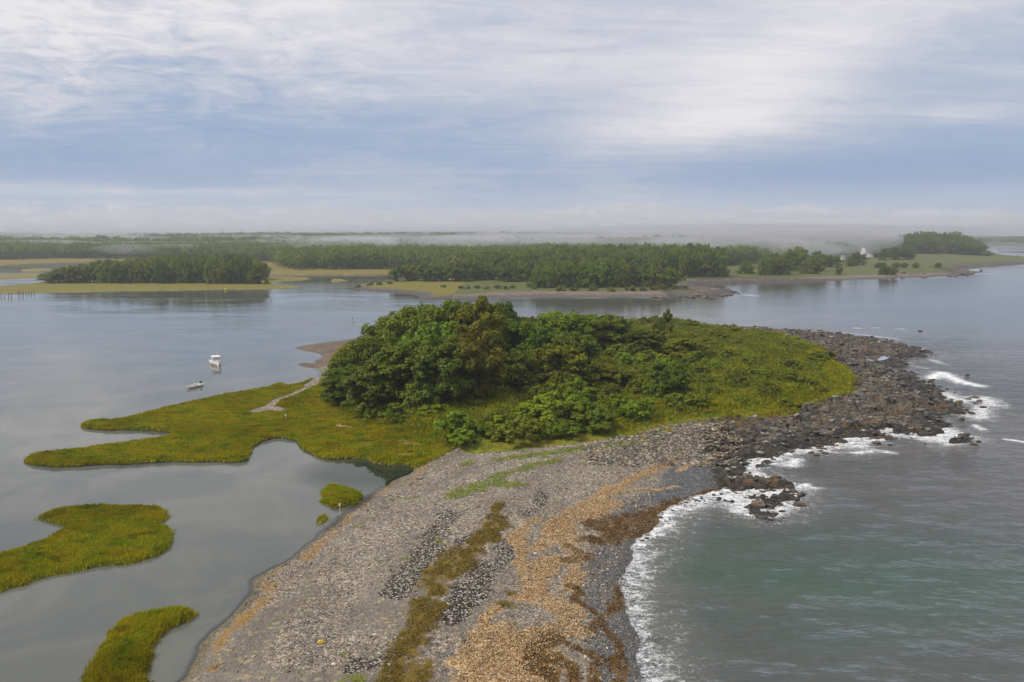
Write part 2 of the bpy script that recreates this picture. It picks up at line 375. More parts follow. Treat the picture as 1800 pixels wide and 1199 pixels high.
S_MOSS = strokes([("868,905 858,935 835,955 815,975 790,1000 765,1015", 1.5), ("870,890 880,880", 0.8), ("800,965 760,1000 775,1030", 1.3), ("748,1050 742,1085 715,1120 690,1165 655,1240", 1.35), ("735,1150 700,1199", 1.3), ("895,1030 900,1030", 0.6), ("875,1053 902,1052", 0.6), ("752,1080 756,1082", 0.5), ("735,1048 780,1062", 0.5), ("640,1190 600,1240", 1.6)])
S_DARK = strokes([("790,895 765,930 752,955", 1.3), ("752,955 745,975 715,1005 700,1030", 1.4), ("850,985 838,1020 812,1050 790,1070", 1.5), ("890,945 882,965 885,975", 0.9), ("955,862 945,880 925,895", 0.9), ("620,1150 665,1140 700,1130", 0.8), ("855,925 800,950", 0.5), ("1060,898 1080,902 1050,900", 0.3)])
S_GREEN = strokes([("795,862 830,850 870,840 895,848", 1.9), ("870,830 910,820 945,812 980,806", 1.2), ("690,862 740,858", 0.35), ("880,800 960,795 1050,785 1120,775", 1.6), ("1100,780 1170,752", 1.0), ("1220,742 1260,735 1290,727", 0.8), ("1075,790 1100,795", 0.5), ("1020,800 1040,808", .5), ("590,1180 620,1165 645,1175", 0.8), ("770,940 780,950", 0.5), ("780,985 790,980", .4),
    ("604,1136 607,1139", 0.28), ("478,1074 482,1076", 0.18), ("490,1067 496,1066", 0.2), ("705,971 716,972", 0.25), ("655,975 660,977", 0.2), ("620,905 640,898", 0.2), ("1150,805 1180,800", .25), ("820,805 822,800", 0.8), ("850,783 855,780", 1.0)])
S_PATH = [(Lz("470,716 485,703 520,690 548,676 566,664", 0.5), 0.8), (Lz("452,722 472,716 488,720", 0.5), 1.5), (Lz("548,676 568,664 590,655", 0.5), 1.8), (Lz("600,604 580,608 560,640 600,645", 0.5), 12.0)]
S_GOLD = [(Lz("1270,742 1330,728 1380,724", 2.2), 1.3), (Lz("1430,738 1470,734 1490,744", 1.6), 1.3), (Lz("1560,733 1600,722 1660,712", .7), 1.5), (Lz("1300,832 1340,838 1360,850", .6), 1.6), (Lz("1430,790 1500,770 1560,765", .4), 1.2), (Lz("1500,745 1560,735", 1.0), 1.0), (Lz("1340,583 1430,590 1500,600", .4), 1.4)]
POOLS = [(Gz("1519,628 1527,622 1560,623 1570,627 1550,634 1525,636", 0.55), 0.55), (Gz("1500,710 1508,705 1524,706 1522,711", 0.7), 0.7), (Gz("1545,660 1568,661 1560,667 1548,665", 0.7), .7)]
def smask(lst, x, y, soft=1.0):
    m = np.zeros(x.shape)
    for pts, r in lst:
        d = dline(pts, x, y, r * 3 + 3)
        m = np.maximum(m, np.clip(1.0 - (d - r * 0.4) / (r * 1.3 * soft), 0, 1))
    return m
S_RUST = [(Lz('640,776 700,774 760,780 815,792', 0.5), 1.5), (Lz('700,800 760,790', 0.5), 0.8), (Lz('1160,735 1230,722 1330,716', 2.2), 2.0), (Lz('480,690 500,700', .5), 1.2)]
def fineband(x, y, dA):
    return sm(fbm((dA + 1.2 * fbm(x / 4, y / 4, 2, 141)) / 2.6, y / 26, 3, 143) + 0.45 * sm(-y, -78, -58) * sm(-x, -6, 6), 0.0, 0.42)
def cover(x, y, h, dA, wm, wv, wr, dR, fm):
    n1 = fbm(x / 1.1, y / 1.4, 4, 101); n2 = fbm(x / 5, y / 6, 4, 111); n3 = fbm(x / 14, y / 18, 3, 121)
    near = (np.hypot(x, y) < 320)
    c = {k: np.zeros(x.shape) for k in ('wrack', 'weed', 'moss', 'dark', 'green', 'gold', 'grass', 'rock', 'wet', 'lime', 'path', 'veg', 'mud', 'tan', 'lag', 'fine', 'rust')}
    wx = x + fbm(x / 1.6, y / 1.6, 3, 131) * 0.9; wy = y + fbm(x / 1.6, y / 1.6, 3, 133) * 0.9
    i = near & (dA > -1)
    for k, L in (('wrack', S_WRACK), ('weed', S_WEED), ('moss', S_MOSS), ('dark', S_DARK), ('green', S_GREEN), ('gold', S_GOLD), ('path', S_PATH)):
        v = smask(L, wx[i], wy[i])
        c[k][i] = v
    lag = sm(-(x + 5 - 0.0), -3, 3)     # lagoon side of the spit
    left = sm(-x, -8, 4)
    beach = (1 - wm) * (1 - wv) * (1 - wr) * near
    # lagoon fringe: orange weed line, olive wet foot
    c['mud'] = np.maximum(wm * sm(-h, -0.32, -0.16), 0) * near
    for poly in (MARSHB, MARSHC, MARSHD, MARSHE): c['mud'] = np.maximum(c['mud'], sm(sdf(poly, x, y, 6), -3, -1) * sm(-h, -0.25, -0.12))
    c['gold'] = np.maximum(c['gold'], beach * left * sm(dA + n1 * 0.5, 0.5, 1.2) * sm(-(dA + n1 * 0.6 + n2 * .6), -3.3, -1.9) * sm(n2 + 0.8 * n1, -0.7, 0.3) * 0.9 * (y < 150))
    c['wet'] = np.where(left > 0.5, 0.75 * beach * sm(-dA - 0.5 * n1, -1.2, -0.3), np.maximum(sm(-dA - 2.2 * n2, -6.5, -2.0), 0) * near)
    c['wet'] = np.maximum(c['wet'], np.where(y > 330, sm(-(fm + 3 * n2), -9, -4) * 0.6, 0))
    c['wet'] = np.maximum(c['wet'], sm(sdf(DARKG, x, y, 10) + n1 * 1.0, -1, 2) * 0.85)
    c['wet'] = np.maximum(c['wet'], wr * sm(-(h + 0.25 * n2), -0.85, -0.15))
    mm = np.maximum(wm * sm(dA, 0.0, 0.5), sm(sdf(VEG, x, y, 8), -1.2, 0.6) * (dA > 0))
    for poly in (MARSHB, MARSHC, MARSHD, MARSHE): mm = np.maximum(mm, sm(sdf(poly, x, y, 6), -0.3, 0.3))
    mm = mm * (1 - sm(c['path'] + 0.2 * n1, 0.2, 0.45))
    far_in = np.where((x > -62) & (y < 640), 6.0 + 10 * sm(x, -30, -5), 7.0); c['grass'] = np.where(near, mm, sm(fm + 4 * n2, far_in, far_in + 6) * sm(h, 0.3, 0.8))
    # lagoon-side wooded isle and flats are grass right to the edge
    lowf = (~near) & (x < -52) & ~((x > -125) & (y < 505)) ; c['grass'] = np.where(lowf, sm(h, 0.05, 0.2), c['grass'])
    c['rock'] = np.where(near, wr, sm(x, 70, 95) * sm(-y, -575, -545) * sm(-h, -2.8, -1.8) + sm(x, 330, 380) * sm(-fm, -26, -12))
    c['lime'] = sm(n3 + 0.3 * n2, -0.1, 0.5)
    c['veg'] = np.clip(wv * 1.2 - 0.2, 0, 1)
    c['fine'] = beach * fineband(x, y, dA)
    c['rust'] = np.where(near, smask(S_RUST, x, y), 0)
    c['lag'] = left * near
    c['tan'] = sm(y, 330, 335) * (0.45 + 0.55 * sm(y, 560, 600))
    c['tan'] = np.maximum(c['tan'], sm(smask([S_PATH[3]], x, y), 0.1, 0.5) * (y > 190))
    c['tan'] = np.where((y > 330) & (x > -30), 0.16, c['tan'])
    c['lime'] = np.where(~near & (x < -30), 0.1, c['lime'])
    return c
exec_marker = None

# ------------------------------------------------------------------ mesh building
def link(name, me, mat=None, parent=None, kind=None):
    o = bpy.data.objects.new(name, me); C.objects.link(o)
    if mat is not None and len(me.materials) == 0: me.materials.append(mat)
    if parent is not None: o.parent = parent
    if kind: o['kind'] = kind
    return o
def mesh_np(name, verts, faces, smooth=False):
    """faces: (n,k) int array"""
    me = bpy.data.meshes.new(name); n, k = faces.shape
    me.vertices.add(len(verts)); me.vertices.foreach_set('co', np.ascontiguousarray(verts, np.float32).ravel())
    me.loops.add(n * k); me.loops.foreach_set('vertex_index', np.ascontiguousarray(faces, np.int32).ravel())
    me.polygons.add(n); me.polygons.foreach_set('loop_start', np.arange(0, n * k, k, dtype=np.int32))
    try: me.polygons.foreach_set('loop_total', np.full(n, k, np.int32))
    except Exception: pass
    me.update(calc_edges=True)
    if smooth: me.polygons.foreach_set('use_smooth', np.ones(n, bool))
    return me
def fattr(me, name, v, dom='POINT'):
    a = me.attributes.new(name, 'FLOAT', dom); a.data.foreach_set('value', np.ascontiguousarray(v, np.float32))

# polar sheet, finest where the camera can see detail, running out to the horizon
ang = np.concatenate([np.linspace(-75, -37, 20)[:-1], np.linspace(-37, 37, 840), np.linspace(37, 75, 20)[1:]])
rr = [12.0]
while rr[-1] < 7600:
    r_ = rr[-1]
    rr.append(r_ * (1.05 if r_ < 42 else 1.0034 if r_ < 100 else 1.0027 if r_ < 290 else 1.006 if r_ < 1500 else 1.03))
rr = np.array(rr); A_, R_ = np.meshgrid(np.radians(ang), rr)
gx, gy = (np.sin(A_) * R_).ravel(), (np.cos(A_) * R_).ravel()
nr, na = len(rr), len(ang)
gh, dA, wm, wv, wr, dR, fm = height(gx, gy, True)
for poly, lv in POOLS:
    d = sdf(poly, gx, gy, 6); k = sm(d, -0.8, 0.5); gh = gh * (1 - k) + (lv - 0.35) * k
cov = cover(gx, gy, gh, dA, wm, wv, wr, dR, fm)
ii = np.arange(nr * na).reshape(nr, na)
quads = np.stack([ii[:-1, :-1], ii[:-1, 1:], ii[1:, 1:], ii[1:, :-1]], -1).reshape(-1, 4)
keep = (gh[quads].max(1) > -1.3) | (gy[quads[:, 0]] < 12)
gme = mesh_np('terrain', np.stack([gx, gy, gh], -1), quads, smooth=True)
for k, v in cov.items(): fattr(gme, k, v)

# ---- terrain material
gmat, t, out = new_mat('terrain_cover')
p = t.pos()
nf = t.noise(p, 5.0, 4, 0.6); nm = t.noise(p, 1.2, 5, 0.6); nl = t.noise(p, 0.18, 4, 0.55); nff = t.noise(p, 16.0, 2, 0.6)
nn = t.m('ADD', t.m('MULTIPLY', t.m('SUBTRACT', nf, 0.5), 0.9), t.m('MULTIPLY', t.m('SUBTRACT', nm, 0.5), 0.9))
def mk(name, lo=0.32, hi=0.55, k=1.0): return t.ss(t.m('ADD', t.attr(name), t.m('MULTIPLY', nn, k)), lo, hi)
c1 = t.vor(p, 7.5, 'Color'); c2 = t.vor(p, 3.2, 'Color')
s1 = t.node('ShaderNodeSeparateColor', inp={0: c1}).outputs; s2 = t.node('ShaderNodeSeparateColor', inp={0: c2}).outputs
peb = t.ramp(s1[0], [(0, (0.07, 0.07, 0.072)), (0.25, (0.16, 0.158, 0.155)), (0.5, (0.255, 0.240, 0.22)), (0.66, (0.36, 0.28, 0.18)), (0.8, (0.36, 0.345, 0.33)), (0.93, (0.54, 0.50, 0.44)), (1, (0.72, 0.69, 0.65))])
peb2 = t.ramp(s2[1], [(0, (0.10, 0.10, 0.105)), (0.45, (0.19, 0.185, 0.18)), (0.75, (0.30, 0.26, 0.20)), (1, (0.50, 0.48, 0.45))])
peb = t.mix(t.ss(s2[0], 0.62, 0.7), peb, peb2)
finec = t.mix(t.ss(nff, 0.3, 0.7), (0.125, 0.122, 0.118), (0.235, 0.225, 0.205))
finec = t.mix(t.m('MULTIPLY', t.ss(s2[0], 0.86, 0.90), 0.8), finec, (0.42, 0.34, 0.22))
peb = t.mix(t.m('MULTIPLY', t.attr('fine'), 0.8), peb, finec)
# broad tonal drift: warmer on the crest, greyer and darker in bands
peb = t.mix(t.ss(nl, 0.38, 0.62), peb, (0.78, 0.76, 0.76), 'MULTIPLY')
peb = t.mix(1.0, peb, (0.82, 0.76, 0.66), 'MULTIPLY')
wetc = t.ramp(s1[0], [(0, (0.018, 0.018, 0.02)), (0.5, (0.05, 0.052, 0.055)), (0.85, (0.10, 0.10, 0.10)), (1, (0.22, 0.21, 0.20))])
wetc = t.mix(t.attr('lag'), wetc, t.mix(s1[0], (0.050, 0.038, 0.015), (0.19, 0.15, 0.075)))
col = t.mix(t.m('MULTIPLY', t.ss(t.m('ADD', t.attr('wet'), t.m('MULTIPLY', nn, 0.4)), 0.15, 0.75), 0.92), peb, wetc)
darkc = t.ramp(s1[1], [(0, (0.012, 0.009, 0.006)), (0.62, (0.03, 0.02, 0.012)), (0.78, (0.16, 0.14, 0.12)), (1, (0.5, 0.47, 0.42))])
col = t.mix(mk('dark', 0.38, 0.6), col, darkc)
mossc = t.mix(nf, (0.080, 0.052, 0.005), (0.20, 0.130, 0.016)); mossc = t.mix(t.ss(nff, 0.4, 0.7), mossc, (0.75, 0.7, 0.6), 'MULTIPLY')
col = t.mix(mk('moss', 0.62, 0.95, 1.8), col, mossc)
wrc = t.ramp(s1[2], [(0, (0.12, 0.062, 0.018)), (0.3, (0.28, 0.165, 0.065)), (0.65, (0.46, 0.31, 0.155)), (1, (0.66, 0.50, 0.30))])
wrc = t.mix(t.ss(nff, 0.35, 0.65), t.mix(0.6, wrc, (0.3, 0.2, 0.1), 'MULTIPLY'), wrc)
col = t.mix(mk('wrack', 0.48, 0.80, 1.7), col, wrc)
weedc = t.mix(t.ss(nf, 0.35, 0.65), (0.035, 0.018, 0.003), (0.17, 0.085, 0.012))
col = t.mix(mk('weed', 0.45, 0.62, 1.7), col, weedc)
goldc = t.mix(t.ss(nf, 0.3, 0.7), (0.10, 0.055, 0.010), (0.36, 0.19, 0.035))
col = t.mix(t.m('MULTIPLY', mk('gold', 0.5, 0.8, 1.7), 0.8), col, goldc)
grc = t.mix(t.ss(nf, 0.35, 0.65), (0.055, 0.075, 0.006), (0.15, 0.17, 0.012))
# bedrock
pr = t.scale(p, (0.35, 1.2, 1.6), (0, 0, R(12)))
rn = t.noise(pr, 2.2, 8, 0.68, 0.5); rv = t.vor(pr, 2.4, 'Distance', 'DISTANCE_TO_EDGE'); rc = t.node('ShaderNodeSeparateColor', inp={0: t.vor(t.scale(p, (0.5, 1.1, 1.6), (0, 0, R(12))), 1.6, 'Color')}).outputs
hz_ = t.node('ShaderNodeSeparateXYZ', inp={0: p}).outputs[2]
rockc = t.ramp(rn, [(0.28, (0.030, 0.029, 0.030)), (0.43, (0.115, 0.108, 0.100)), (0.58, (0.24, 0.218, 0.185)), (0.75, (0.40, 0.365, 0.31))])
rockc = t.mix(t.ss(rc[0], 0.2, 0.9), t.mix(1.0, rockc, (0.55, 0.56, 0.60), 'MULTIPLY'), t.mix(1.0, rockc, (1.3, 1.22, 1.1), 'MULTIPLY'))
rockc = t.mix(t.ss(rc[1], 0.92, 0.96), rockc, (0.26, 0.15, 0.07))
rockc = t.mix(1.0, rockc, (1.02, 1.0, 0.94), 'MULTIPLY')
rockc = t.mix(t.m('MULTIPLY', t.ss(t.attr('wet'), 0.2, 0.9), 0.62), rockc, (0.018, 0.018, 0.021))
rockc = t.mix(t.m('MULTIPLY', t.m('MULTIPLY', t.ss(hz_, 0.10, 0.25), t.ss(hz_, 0.75, 0.45)), t.ss(nm, 0.48, 0.60)), rockc, (0.070, 0.046, 0.016))
rockc = t.mix(t.m('MULTIPLY', mk('gold', 0.75, 1.1, 1.8), 0.75), rockc, t.mix(nf, (0.12, 0.065, 0.014), (0.38, 0.24, 0.09)))
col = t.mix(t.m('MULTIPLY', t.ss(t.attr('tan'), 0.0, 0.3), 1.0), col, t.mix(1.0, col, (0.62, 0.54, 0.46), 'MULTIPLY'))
rm = t.ss(t.m('ADD', t.attr('rock'), t.m('MULTIPLY', nn, 0.9)), 0.4, 0.6)
col = t.mix(rm, col, rockc)
# grass: golden marsh with green and rusty drifts
gn1 = t.noise(p, 0.35, 5, 0.6, 0.4); gn2 = t.noise(t.scale(p, (1, 1.6, 1)), 0.9, 5, 0.65)
gr = t.ramp(gn1, [(0.28, (0.230, 0.180, 0.007)), (0.42, (0.300, 0.250, 0.009)), (0.52, (0.240, 0.248, 0.008)), (0.68, (0.155, 0.210, 0.007))])
gr = t.mix(t.ss(gn2, 0.35, 0.7), t.mix(1.0, gr, (0.5, 0.48, 0.5), 'MULTIPLY'), gr)
gr = t.mix(t.m('MULTIPLY', t.ss(gn2, 0.62, 0.75), 0.5), gr, (0.17, 0.088, 0.016))
gr = t.mix(t.m('MULTIPLY', t.attr('lime'), 0.55), gr, (0.130, 0.175, 0.005))
gr = t.mix(t.ss(t.m('ADD', t.attr('rust'), t.m('MULTIPLY', nn, 1.8)), 0.5, 1.3), gr, t.mix(nf, (0.070, 0.052, 0.010), (0.19, 0.13, 0.02)))
gr = t.mix(t.m('MULTIPLY', t.attr('tan'), t.ss(gn1, 0.62, 0.4, 0.5, 0.95)), gr, (0.215, 0.160, 0.030))
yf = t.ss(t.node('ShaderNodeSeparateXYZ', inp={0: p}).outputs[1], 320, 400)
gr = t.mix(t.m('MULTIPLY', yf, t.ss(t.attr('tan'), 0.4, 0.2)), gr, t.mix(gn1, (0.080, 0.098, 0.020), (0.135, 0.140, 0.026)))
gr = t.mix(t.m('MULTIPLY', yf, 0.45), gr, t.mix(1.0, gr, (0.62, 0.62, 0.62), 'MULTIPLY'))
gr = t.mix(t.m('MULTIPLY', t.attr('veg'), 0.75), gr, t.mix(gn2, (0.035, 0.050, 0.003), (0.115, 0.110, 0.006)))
col = t.mix(mk('green', 0.8, 1.05, 2.0), col, grc)
col = t.mix(t.attr('mud'), col, (0.030, 0.022, 0.012))
gm_ = t.ss(t.m('ADD', t.attr('grass'), t.m('MULTIPLY', nn, 0.25)), 0.38, 0.52)
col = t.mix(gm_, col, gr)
hgt = t.m('ADD', t.m('MULTIPLY', t.vor(p, 7.5), -0.045), t.m('MULTIPLY', t.vor(p, 3.2), -0.05))
hgt = t.m('ADD', hgt, t.m('MULTIPLY', nm, 0.12))
hr = t.m('ADD', t.m('MULTIPLY', rn, 0.75), t.m('MULTIPLY', t.ss(rv, 0.0, 0.12), 0.22))
hg = t.m('MULTIPLY', t.m('ADD', gn2, nf), 0.22)
hh = t.m('ADD', t.m('MULTIPLY', hgt, t.m('SUBTRACT', 1.0, rm)), t.m('MULTIPLY', hr, rm))
hh = t.m('ADD', hh, t.m('MULTIPLY', hg, gm_))
rough = t.m('SUBTRACT', 0.92, t.m('MULTIPLY', t.attr('wet'), 0.45))
principled(t, out, col, rough, t.bump(hh, 1.0, 1.0), 0, 0.35)
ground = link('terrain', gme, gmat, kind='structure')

# ------------------------------------------------------------------ water
step_r, step_a = 2, 2
wr_i = np.arange(0, nr, step_r); wa_i = np.arange(0, na, step_a)
if wr_i[-1] != nr - 1: wr_i = np.append(wr_i, nr - 1)
if wa_i[-1] != na - 1: wa_i = np.append(wa_i, na - 1)
sel = ii[np.ix_(wr_i, wa_i)]
wx_, wy_ = gx[sel].ravel(), gy[sel].ravel()
wd = -gh[sel].ravel(); wdA = -dA[sel].ravel(); wdR = dR[sel].ravel(); wfm = fm[sel].ravel(); wZ = np.hypot(wx_, wy_)
# open sea lies to the right of the island and the far beach; the lagoon to the left
sea = sm(wx_ + (wy_ - 60) * 0.0, -5, 18) * (wy_ < 290) + (wy_ >= 290) * sm(wx_ + 60, 0, 80)
f_n = fbm(wx_ / 5, wy_ / 5, 4, 201); f_f = fbm(wx_ / 1.5, wy_ / 1.2, 4, 211)
surf_w = 4.2 + 2.6 * f_n
foam = sea * (wy_ < 130) * sm(-(wdA / np.maximum(surf_w, 0.5)), -0.95, -0.1) * 1.05
px1, px2 = P("1190,905 1140,960 1115,1010 1105,1060 1120,1120 1140,1199 1150,1240"), 0
foam = np.maximum(foam, sea * (wy_ < 130) * sm(-wdA, -9, 0) * 0.50)
# broken water round the outer rocks
rk = sea * (wy_ < 285) * sm(wdR, -4, 4)
foam = np.maximum(foam, rk * sm(-wdA, -6, -0.3) * (0.25 + 0.6 * sm(f_n, -0.2, 0.6)))
for s, r, k in [("1640,665 1655,655 1690,672 1720,678", 2.2, 1.4), ("1655,690 1690,705 1730,700 1745,712", 3.0, 1.15), ("1680,725 1720,735 1730,712", 2.5, 1.1), ("1715,748 1728,756", 1.0, 1.2), ("1680,780 1720,770", 2.0, 0.9), ("1770,772 1815,780", 0.8, 1.25),
                ("1500,797 1540,792 1565,796", 1.1, 1.2), ("1350,812 1390,818 1400,808", 1.6, 1.2), ("1430,790 1470,795", 1.3, 1.0), ("1390,862 1415,852 1430,858", 1.0, 1.3), ("1370,895 1395,890", 1.0, 1.0), ("1300,900 1270,890 1250,885", 0.9, 0.9), ("1270,870 1300,885", 1.2, .7),
                ("1500,577 1560,576 1600,580", 1.2, 0.95), ("1480,585 1530,590 1580,596", 1.6, 0.9), ("1600,611 1620,613", 1.2, 1.2), ("1635,632 1660,640", 1.5, 0.9), ("1250,574 1330,578 1400,582", 0.8, 0.8), ("1630,648 1600,642", 1.5, .7)]:
    d = dline(Lz(s, 0), wx_, wy_, r * 4)
    foam = np.maximum(foam, np.clip(1 - (d - r * 0.1) / (r * 1.6), 0, 1) * k * 0.92)
for s, r, k in [("1310,518.5 1330,520", 3, 1.2), ("1170,523.2 1000,524 900,524.5", 1.6, 0.8), ("1690,476 1725,474", 6, 1.2), ("1700,482 1740,481", 4, 1.1), ("1560,490 1640,489 1670,487", 3, 0.9), ("1380,520 1385,521", 2, .6), ("1740,433.5 1820,433.5", 10, 1.0), ("1740,440.3 1820,440.5", 8, 1.1), ("1770,468 1800,466", 5, 0.8)]:
    d = dline(Lz(s, 0), wx_, wy_, r * 6)
    foam = np.maximum(foam, np.clip(1 - (d - r * 0.1) / (r * 1.6), 0, 1) * k * 0.92)
gc = G(1400, 1010)
greenish = np.exp(-(((wx_ - gc[0]) / 20) ** 2 + ((wy_ - gc[1]) / 15) ** 2)) * (0.75 + 0.5 * fbm(wx_ / 12, wy_ / 8, 3, 231)) + 0.5 * np.exp(-(((wx_ - 48) / 14) ** 2 + ((wy_ - 70) / 10) ** 2))
greenish = np.clip(greenish, 0, 1) * sea
wrows, wcols = len(wr_i), len(wa_i)
jj = np.arange(wrows * wcols).reshape(wrows, wcols)
wq = np.stack([jj[:-1, :-1], jj[:-1, 1:], jj[1:, 1:], jj[1:, :-1]], -1).reshape(-1, 4)
swell = sea * (0.10 * fbm(wx_ / 4.5, wy_ / 2.6, 3, 221) + 0.28 * np.maximum(foam - 0.9, 0) + 0.05 * np.clip(foam, 0, 1) * f_f) * (wZ < 330)
wme = mesh_np('water', np.stack([wx_, wy_, swell], -1), wq[(wd[wq] > -0.55).any(1)], smooth=True)
cove = np.clip(1 - dline(Lz('625,828 670,830 715,826', 0), wx_, wy_, 18) / 9.0, 0, 1) * 1.7  # painted patch standing in for the dark tree reflection in the cove
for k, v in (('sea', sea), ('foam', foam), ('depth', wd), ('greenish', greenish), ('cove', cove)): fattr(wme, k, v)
wmat, t, out = new_mat('water_surface')
p = t.pos()
a_sea = t.attr('sea'); dep = t.attr('depth')
# sea chop: short crested ripples running across the view; the lagoon nearly still
q1 = t.noise(t.scale(p, (0.55, 1.5, 1), (0, 0, R(-14))), 1.0, 5, 0.62, 0.3)
q2 = t.noise(t.scale(p, (0.16, 0.45, 1), (0, 0, R(-8))), 1.0, 3, 0.5, 0.2)
q3 = t.noise(t.scale(p, (1.6, 3.6, 1), (0, 0, R(-20))), 1.0, 3, 0.6)
big = t.noise(t.scale(p, (0.010, 0.035, 1), (0, 0, R(4))), 1.0, 4, 0.55, 0.6)
hs = t.m('ADD', t.m('ADD', t.m('MULTIPLY', q1, 0.62), t.m('MULTIPLY', q2, 0.9)), t.m('MULTIPLY', q3, 0.12))
far_ = t.m('ADD', t.ss(t.node('ShaderNodeSeparateXYZ', inp={0: p}).outputs[1], 100, 300, 0.85, 0.025), 0.02)
hs = t.m('MULTIPLY', hs, t.m('MULTIPLY', t.m('MULTIPLY', a_sea, far_), t.ss(big, 0.3, 0.7, 0.55, 1.0)))
k1 = t.noise(t.scale(p, (0.35, 1.1, 1), (0, 0, R(-12))), 1.0, 4, 0.6)
k2 = t.noise(t.scale(p, (0.03, 0.12, 1), (0, 0, R(-16))), 1.0, 3, 0.5)
yy_ = t.node('ShaderNodeSeparateXYZ', inp={0: p}).outputs[1]
hk = t.m('MULTIPLY', t.m('ADD', t.m('MULTIPLY', k1, 0.045), t.m('MULTIPLY', k2, 0.16)), t.m('MULTIPLY', t.ss(big, 0.40, 0.62, 0.25, 1.0), t.ss(yy_, 110, 300, 0.10, 1.0)))
hgt = t.m('ADD', hs, t.m('MULTIPLY', hk, t.m('SUBTRACT', 1.0, a_sea)))
foamn = t.node('ShaderNodeMath', operation='MULTIPLY').outputs[0]
fl = t.vor(t.scale(p, (1.0, 1.0, 1), (0, 0, 0)), 2.6, 'Distance', 'DISTANCE_TO_EDGE')
pd = t.node('ShaderNodeVectorMath', operation='ADD', inp={0: p, 1: t.node('ShaderNodeVectorMath', operation='SCALE', inp={0: t.noise(p, 1.6, 4, 0.6, 0, True), 3: 1.6}).outputs[0]}).outputs[0]
fl = t.vor(pd, 1.7, 'Distance', 'DISTANCE_TO_EDGE'); fl2 = t.vor(pd, 4.5, 'Distance', 'DISTANCE_TO_EDGE')
lace = t.m('ADD', t.m('MULTIPLY', t.ss(fl, 0.14, 0.0), 0.6), t.m('MULTIPLY', t.ss(fl2, 0.18, 0.0), 0.7))
fn = t.noise(p, 2.6, 4, 0.6)
fn3 = t.noise(t.scale(p, (0.7, 1.2, 1)), 0.9, 5, 0.65, 0.8)
fsum = t.m('ADD', t.m('ADD', t.m('MULTIPLY', t.attr('foam'), 0.95), t.m('MULTIPLY', lace, 0.55)), t.m('ADD', t.m('MULTIPLY', t.m('SUBTRACT', fn, 0.5), 0.85), t.m('MULTIPLY', t.m('SUBTRACT', fn3, 0.5), 1.9)))
fmask = t.m('MULTIPLY', t.ss(fsum, 0.70, 1.75), t.ss(t.attr('foam'), 0.02, 0.3))
normal = t.bump(hgt, 1.0, 1.0)
lagc = t.mix(t.ss(t.noise(p, 0.07, 5, 0.6, 0.8), 0.38, 0.62), (0.078, 0.088, 0.080), (0.112, 0.114, 0.098))
seac = t.mix(t.ss(t.m('ADD', big, t.m('MULTIPLY', t.m('SUBTRACT', q2, 0.5), 0.2)), 0.35, 0.6), (0.085, 0.077, 0.070), (0.058, 0.064, 0.062))
seac = t.mix(t.attr('greenish'), seac, (0.040, 0.070, 0.051))
shal = t.ss(dep, 1.6, 0.1)
seac = t.mix(t.m('MULTIPLY', shal, 0.8), seac, (0.105, 0.105, 0.098))
lagc = t.mix(t.m('MINIMUM', t.attr('cove'), 0.9), lagc, (0.018, 0.026, 0.012))  # tree reflection painted dark into the lagoon's body colour
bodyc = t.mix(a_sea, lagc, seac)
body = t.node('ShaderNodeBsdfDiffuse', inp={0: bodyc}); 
tr = t.node('ShaderNodeBsdfTransparent', inp={0: (0.72, 0.75, 0.70, 1)})
mx0 = t.node('ShaderNodeMixShader', inp={0: t.m('MULTIPLY', t.ss(dep, 0.5, 0.03), 0.7)}); t.l.new(body.outputs[0], mx0.inputs[1]); t.l.new(tr.outputs[0], mx0.inputs[2])
gl = t.node('ShaderNodeBsdfGlossy', inp={0: (1, 1, 1, 1), 1: t.m('ADD', 0.015, t.m('MULTIPLY', a_sea, 0.06)), 'Normal': normal})
fr = t.node('ShaderNodeFresnel', inp={0: 1.33, 'Normal': normal})
mx1 = t.node('ShaderNodeMixShader', inp={0: t.m('MINIMUM', fr.outputs[0], 0.85)}); t.l.new(mx0.outputs[0], mx1.inputs[1]); t.l.new(gl.outputs[0], mx1.inputs[2])
fo = t.node('ShaderNodeBsdfDiffuse', inp={0: (0.78, 0.79, 0.80, 1), 'Normal': t.bump(fn, 0.5, 0.15)})
mx2 = t.node('ShaderNodeMixShader', inp={0: fmask}); t.l.new(mx1.outputs[0], mx2.inputs[1]); t.l.new(fo.outputs[0], mx2.inputs[2])
t.l.new(mx2.outputs[0], out.inputs[0])
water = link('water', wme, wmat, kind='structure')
# rain pools left on the ledge
for poly, lv in POOLS:
    c = poly.mean(0); a = poly * 1.0; n = len(a)
    me = bpy.data.meshes.new('tide_pool')
    me.from_pydata([(x, y, lv - 0.12) for x, y in (a - c) * 0.92 + c], [], [list(range(n))]); 
    for k, v in (('sea', 0), ('foam', 0), ('depth', 0.7), ('greenish', 0)): fattr(me, k, np.full(n, v))
    o = link('tide_pool', me, wmat, kind='structure')

